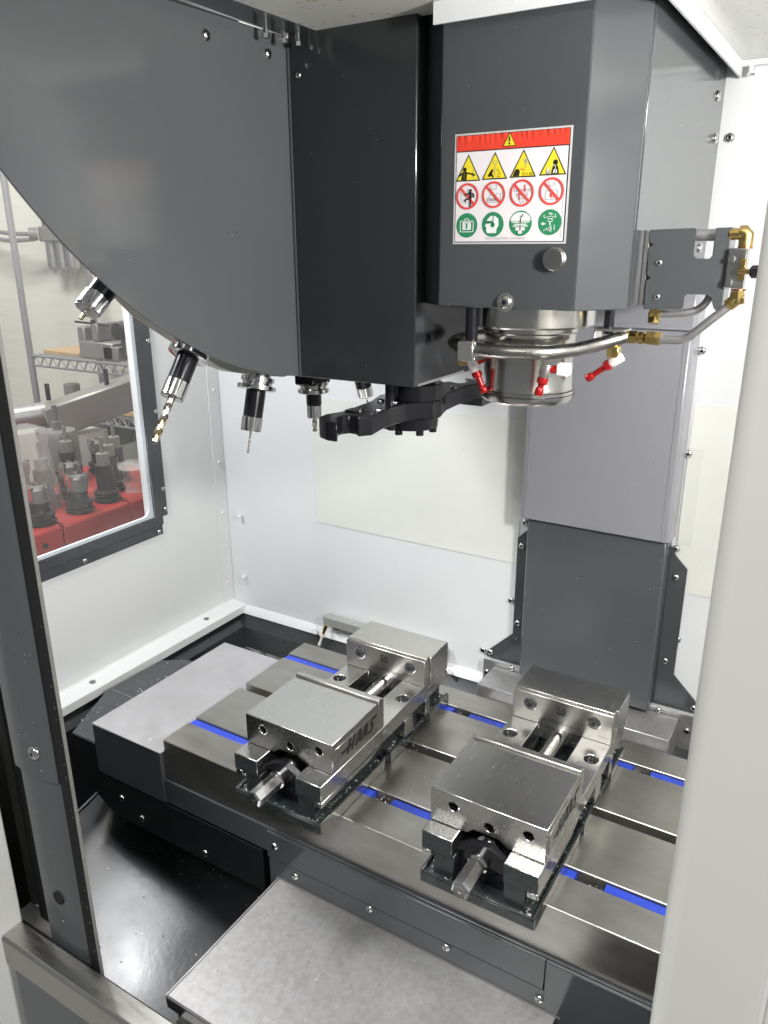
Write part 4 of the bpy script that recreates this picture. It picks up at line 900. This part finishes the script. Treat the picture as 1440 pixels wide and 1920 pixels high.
def bag(x, y, h, r, label, ph):
    mb = MB(); n = 18; prev = None
    for i in range(13):
        f = i / 12; ring = []
        for j in range(n):
            a = 2 * math.pi * j / n
            rr = r * (1.0 + .12 * math.sin(3 * a + ph + f * 4) + .07 * math.sin(7 * a + f * 9)) * (1 - .25 * f + (.25 if .75 < f < .95 else 0)) * (1 if f < .97 else .2)
            ring.append(mb.bm.verts.new((x + rr * math.cos(a) + .03 * f * f, y + rr * math.sin(a) - .05 * f * f, .101 + h * f)))
        if prev:
            for j in range(n): mb.bm.faces.new((prev[j], prev[(j + 1) % n], ring[(j + 1) % n], ring[j]))
        prev = ring
    tag(build('plastic_bag', mb, M['bag']), label, 'plastic bag')
bag(-1.690, 1.150, .225, .040, 'clear plastic bag draped over a tall holder on the red cart', .3)
bag(-1.600, 1.390, .085, .055, 'low crumpled clear bag at the right end of the red cart', 1.4)
t = thing('grey_motor', 'stubby grey round motor standing behind the cart tools', 'motor', (-1.80, 1.30, .10))
mb = MB(); mb.lathe([(.052, 0), (.052, .125), (.046, .140), (.012, .142), (.012, .165), (.007, .166), (.007, .21)], (-1.860, 1.330, .1005), (0, 0, 1), 28); build('housing', mb, M['gmach'], t)
mb = MB(); mb.lathe([(.0535, .03), (.0535, .036)], (-1.860, 1.330, .1005), (0, 0, 1), 28); build('band', mb, M['toolblk'], t)

t = thing('wire_shelf', 'zinc wire shelving rack against the cream shop wall', 'shelf rack', (-2.5, 1.9, -.95))
mb = MB()
for x in (-2.755, -1.95):
    for y in (1.90, 2.22): mb.cyl((x, y, -.95), (x, y, 1.3), .0125, n=12)
build('post', mb, M['galv'], t)
def rack(z, nm):
    mb = MB()
    for y in (1.90, 2.22):
        mb.cyl((-2.755, y, z), (-1.95, y, z), .0045, n=8); mb.cyl((-2.755, y, z - .036), (-1.95, y, z - .036), .0045, n=8)
        for k in range(16):
            x = -2.75 + k * .05; mb.cyl((x, y, z - .036), (x + .025, y, z), .0028, n=6); mb.cyl((x + .025, y, z), (x + .05, y, z - .036), .0028, n=6)
    for k in range(12):
        y = 1.91 + k * .027; mb.cyl((-2.755, y, z + .003), (-1.95, y, z + .003), .002, n=5)
    build('wire_deck', mb, M['galv'], t)
rack(.318, 'a'); rack(.128, 'b')
mb = MB(); mb.box(-2.62, -1.97, 1.895, 2.20, .137, .150); build('wood_board', mb, M['wood'], t)
t = thing('drill_press_vise', 'small grey machine with a cross handle on the wire shelf', 'machine', (-2.42, 1.98, .323))
mb = MB(); mb.box(-2.50, -2.32, 1.93, 2.06, .324, .385); build('base', mb, M['gbeam'], t, bevel=.004)
mb = MB(); mb.box(-2.515, -2.475, 1.94, 2.05, .324, .435); mb.box(-2.435, -2.40, 1.94, 2.05, .386, .45); build('jaw', mb, M['gmach'], t, bevel=.004)
mb = MB(); mb.cyl((-2.53, 1.95, .452), (-2.35, 1.95, .446), .004, n=8); mb.cyl((-2.43, 1.95, .435), (-2.43, 1.95, .462), .010, n=12); build('cross_handle', mb, M['toolblk'], t)
t = thing('grey_case', 'dark grey box on the wire shelf right of the small machine', 'box', (-2.22, 1.98, .323))
mb = MB(); mb.prism([(-2.285, .385), (-2.27, .345), (-2.13, .324), (-2.13, .470), (-2.285, .466)], 'y', 1.94, 2.08); build('case_body', mb, M['gmach'], t, bevel=.003)
mb = MB(); mb.lathe([(.03, 0), (.03, .03), (.02, .032)], (-2.26, 1.939, .432), (0, -1, 0), 18); build('dial', mb, M['toolblk'], t)
mb = MB(); mb.box(-2.37, -2.29, 1.93, 2.05, .324, .372); tag(build('steel_block', mb, M['gbeam'], bevel=.002), 'pale steel block on the wire shelf between machine and case', 'block')
mb = MB(); mb.box(-2.73, -2.52, 1.94, 2.1, .324, .338); tag(build('wood_strip', mb, M['wood'], bevel=.002), 'thin wooden strip lying on the left of the wire shelf', 'wood strip')
mb = MB(); mb.box(-2.40, -2.02, 1.93, 2.12, .152, .164); tag(build('red_lid', mb, M['cart'], bevel=.003), 'flat red lid on the wooden shelf board', 'lid')
mb = MB(); mb.box(-2.30, -2.02, 1.96, 2.08, .1645, .225); tag(build('carton', mb, M['pinkbox'], bevel=.002), 'pale pinkish carton on the red lid', 'carton')
t = thing('grey_beam', 'long grey steel arm with round end rising behind the cart', 'steel arm', (-2.1, 1.6, .2))
mb = MB(); mb.bar((-2.085, 1.455, .215), (-1.915, 1.77, .305), .10, .095); build('beam', mb, M['gbeam'], t, bevel=.006)
mb = MB(); mb.cyl((-2.13, 1.37, .235), (-2.085, 1.46, .24), .036, n=24); build('round_end', mb, M['tube2'], t)
mb = MB(); mb.bar((-2.09, 1.455, .20), (-2.05, 1.47, .04), .06, .04, (0, 1, 0)); build('strut', mb, M['gmach'], t)
mb = MB(); mb.cyl((-2.075, 1.47, .28), (-2.075, 1.47, .33), .007, n=8); mb.cyl((-1.99, 1.62, .31), (-1.99, 1.62, .36), .007, n=8); build('clamp_stud', mb, M['toolblk'], t)
bag(-1.680, 1.030, .20, .038, 'clear bag over the tall holder beside the door post', 2.0)
mb = MB(); mb.box(-2.66, -2.42, 1.93, 2.1, -.02, .06); tag(build('parts_bin', mb, M['toolblk'], bevel=.004), 'dark parts bin low on the wire rack at left', 'parts bin')
mb = MB(); mb.cyl((-2.60, 1.95, .152), (-2.60, 1.95, .215), .03, n=18); tag(build('grey_tin', mb, M['gmach'], bevel=.002), 'small grey tin on the wooden shelf board at left', 'tin')
mb = MB(); mb.box(-2.20, -2.02, 1.50, 1.62, .06, .17); tag(build('white_carton', mb, M['frame_w'], bevel=.003), 'white carton standing behind the bagged tools', 'carton')
t = thing('air_filter', 'compressed air filter regulator with two clear bowls on the shop wall', 'air filter', (-2.9, 2.25, .62))
mb = MB(); mb.box(-3.02, -2.84, 2.20, 2.285, .735, .795); build('regulator_body', mb, M['gbeam'], t, bevel=.005)
for x in (-2.985, -2.925, -2.865):
    mb = MB(); mb.lathe([(.026, 0), (.026, -.10), (.016, -.112), (.006, -.116), (.006, -.13)], (x, 2.235, .7345), (0, 0, 1), 18); build('bowl', mb, M['tube2'], t)
mb = MB(); mb.box(-3.00, -2.96, 2.21, 2.25, .7955, .855); build('top_port', mb, M['gmach'], t)
mb = MB(); mb.lathe([(.026, 0), (.026, .035)], (-3.02, 2.20, .765), (-.6, -.8, 0), 18); build('gauge', mb, M['gmach'], t)
mb = MB(); mb.tube([(-3.03, 2.19, .765), (-3.2, 2.19, .77), (-3.5, 2.22, .80)], .009, 8); mb.tube([(-3.03, 2.19, .745), (-3.2, 2.17, .742), (-3.5, 2.2, .78)], .009, 8); build('hose', mb, M['gmach'], t)
mb = MB(); mb.bar((-2.93, 2.23, .80), (-2.88, 2.23, .86), .012, .012); build('lever', mb, M['gmach'], t)

# ------------------------------------------------------------------ METAL CHIPS
def chips(label, samplers, n, smin, smax, curl=.3):
    mb = MB(); bm = mb.bm
    for _ in range(n):
        p = Vector(random.choice(samplers)())
        s = random.uniform(smin, smax) * random.choice((1, 1, .6)); a = random.uniform(0, 6.28)
        d = Vector((math.cos(a), math.sin(a), random.uniform(-curl, curl))).normalized()
        u = d.cross(Vector((random.uniform(-.5, .5), random.uniform(-.5, .5), 1))).normalized(); w = s * random.uniform(.18, .45); n2 = d.cross(u)
        A = []
        for k in range(4):
            q = p + d * s * (k / 3 - .5) + n2 * s * curl * ((k / 3 - .5) ** 2) * 2.4 + Vector((0, 0, s * curl * .3))
            A.append((bm.verts.new(q - u * w / 2), bm.verts.new(q + u * w / 2 * random.uniform(.5, 1.1))))
        for k in range(3): bm.faces.new((A[k][0], A[k][1], A[k + 1][1], A[k + 1][0]))
    me_o = build('metal_chips', mb, M['chip'], smooth=False)
    return tag(me_o, label, 'metal chips', kind='stuff')
U = random.uniform
def reg(x0, x1, y0, y1, z0, z1=None): return lambda: (U(x0, x1), U(y0, y1), z0 if z1 is None else U(z0, z1))
for vx, nm, k in ((-.5675, 'left', 1.0), (-.2800, 'right', .8)):
    y = .656
    chips(f'bright metal chips caught in the base gutters of the {nm} vise', [
        reg(vx + .0585, vx + .0675, y + .0, y + .152, .0146), reg(vx + .0585, vx + .0600, y + .0, y + .152, .0146), reg(vx - .055, vx + .058, y + .0008, y + .0035, .0146),
        reg(vx + .058, vx + .0655, y + .173, y + .210, .0136), reg(vx + .058, vx + .066, y + .293, y + .35, .0136), reg(vx - .066, vx - .058, y, y + .03, .0146), reg(vx + .058, vx + .066, y + .24, y + .275, .0136)], int(230 * k), .0012, .0046, .6)
    chips(f'curled chips in the screw slot of the {nm} vise', [reg(vx - .027, vx - .013, y + .175, y + .262, .0310), reg(vx - .028, vx + .025, y + .046, y + .06, .0306)], int(34 * k), .002, .006, .6)
    chips(f'fine flecks on the jaws of the {nm} vise', [reg(vx - .068, vx + .068, y + .03, y + .136, .1193), reg(vx - .068, vx + .068, y + .29, y + .343, .1193), reg(vx - .068, vx - .035, y + .16, y + .268, .0732), reg(vx + .034, vx + .068, y + .16, y + .268, .0732)], int(26 + 20 * (nm == 'right')), .0006, .0018, .3)
chips('chips lying in the table slots between the blue strips', [reg(-.483, -.455, .754, .766, -.020, -.008), reg(-.480, -.454, .996, 1.008, -.020, -.008), reg(-.189, -.167, .996, 1.008, -.020, -.008), reg(-.195, -.162, .754, .766, -.020, -.008)], 190, .0018, .0055, .7)
chips('scattered chips on the steel table surface', [reg(-.80, -.65, .70, 1.05, .0003), reg(-.49, -.36, .70, 1.05, .0003), reg(-.49, -.40, .85, .90, .0003), reg(-.20, -.02, .70, 1.05, .0003)], 120, .0008, .003, .4)
chips('chips gathered on the charcoal end guard and steel tray', [reg(-1.085, -1.0, .83, .965, -.0597), reg(-1.085, -1.0, .83, .965, -.0597), reg(-1.075, -.99, .72, .81, -.0597), reg(-.98, -.83, .70, 1.0, -.0196)], 90, .0012, .0050, .5)
chips('sparse chips on the large steel way sheet', [reg(-.60, -.2, .48, .68, -.1497)], 34, .001, .0040, .4)
def panf():
    x = U(-1.06, -.62); y = U(.45, 1.05); return (x, y, pz(x, y) + .0012)
chips('specks of metal on the dark sloping chip pan', [panf], 190, .0010, .0042, .3)
chips('tiny flecks stuck to the left wall, window frame and door post', [reg(-1.1557, -1.1555, 1.021, 1.05, .2, .6), reg(-1.1557, -1.1555, .76, 1.03, .186, .204), lambda: (-1.1597, U(.76, 1.2), U(-.04, .15)), lambda: (-.690, .4415, U(-.12, .35)), reg(-1.157, -1.13, .6, 1.2, -.0565), lambda: (-1.163, U(.76, 1.0), U(.22, .45)), lambda: (U(-.76, -.70), .4362, U(-.1, .5)), lambda: (-1.1635, U(.80, 1.0), U(.22, .33))], 260, .0006, .0020, .6)
chips('tiny flecks stuck to the column covers', [lambda: (U(-.43, -.22), 1.1893, U(0, .28)), lambda: (U(-.44, -.22), 1.1793, U(.29, .60)), lambda: (U(-.30, -.21), 1.1793, U(.35, .60)), lambda: (-.2090, U(1.185, 1.225), U(.3, .6)), lambda: (U(-.47, -.445), 1.2231, U(.0, .23)), reg(-.49, -.18, 1.145, 1.21, -.0297), reg(-.51, -.15, 1.211, 1.2122, -.022, -.019)], 230, .0007, .0022, .6)
chips('tiny flecks stuck to the head and tool changer panels', [lambda: (PX + .0006, U(.45, .79), U(.60, .93)), lambda: (U(-.60, -.45), .7994, U(.57, .93)), lambda: (U(-.40, -.26), .7864, U(.66, .92)), lambda: (-.2142, U(.85, 1.2), U(.67, .92)), lambda: (U(-.40, -.27), .7862, U(.655, .658)), lambda: (-.4437, U(.802, .86), U(.560, .5630)), reg(-.50, -.47, .75, .9, .5335), lambda: (U(-.255, -.22), U(.855, .885), .6325)], 150, .0006, .0016, .6)
chips('grey flecks scattered on the white back wall', [lambda: (U(-1.1, .1), 1.2280, U(-.05, .5))], 70, .0008, .0024, .6)
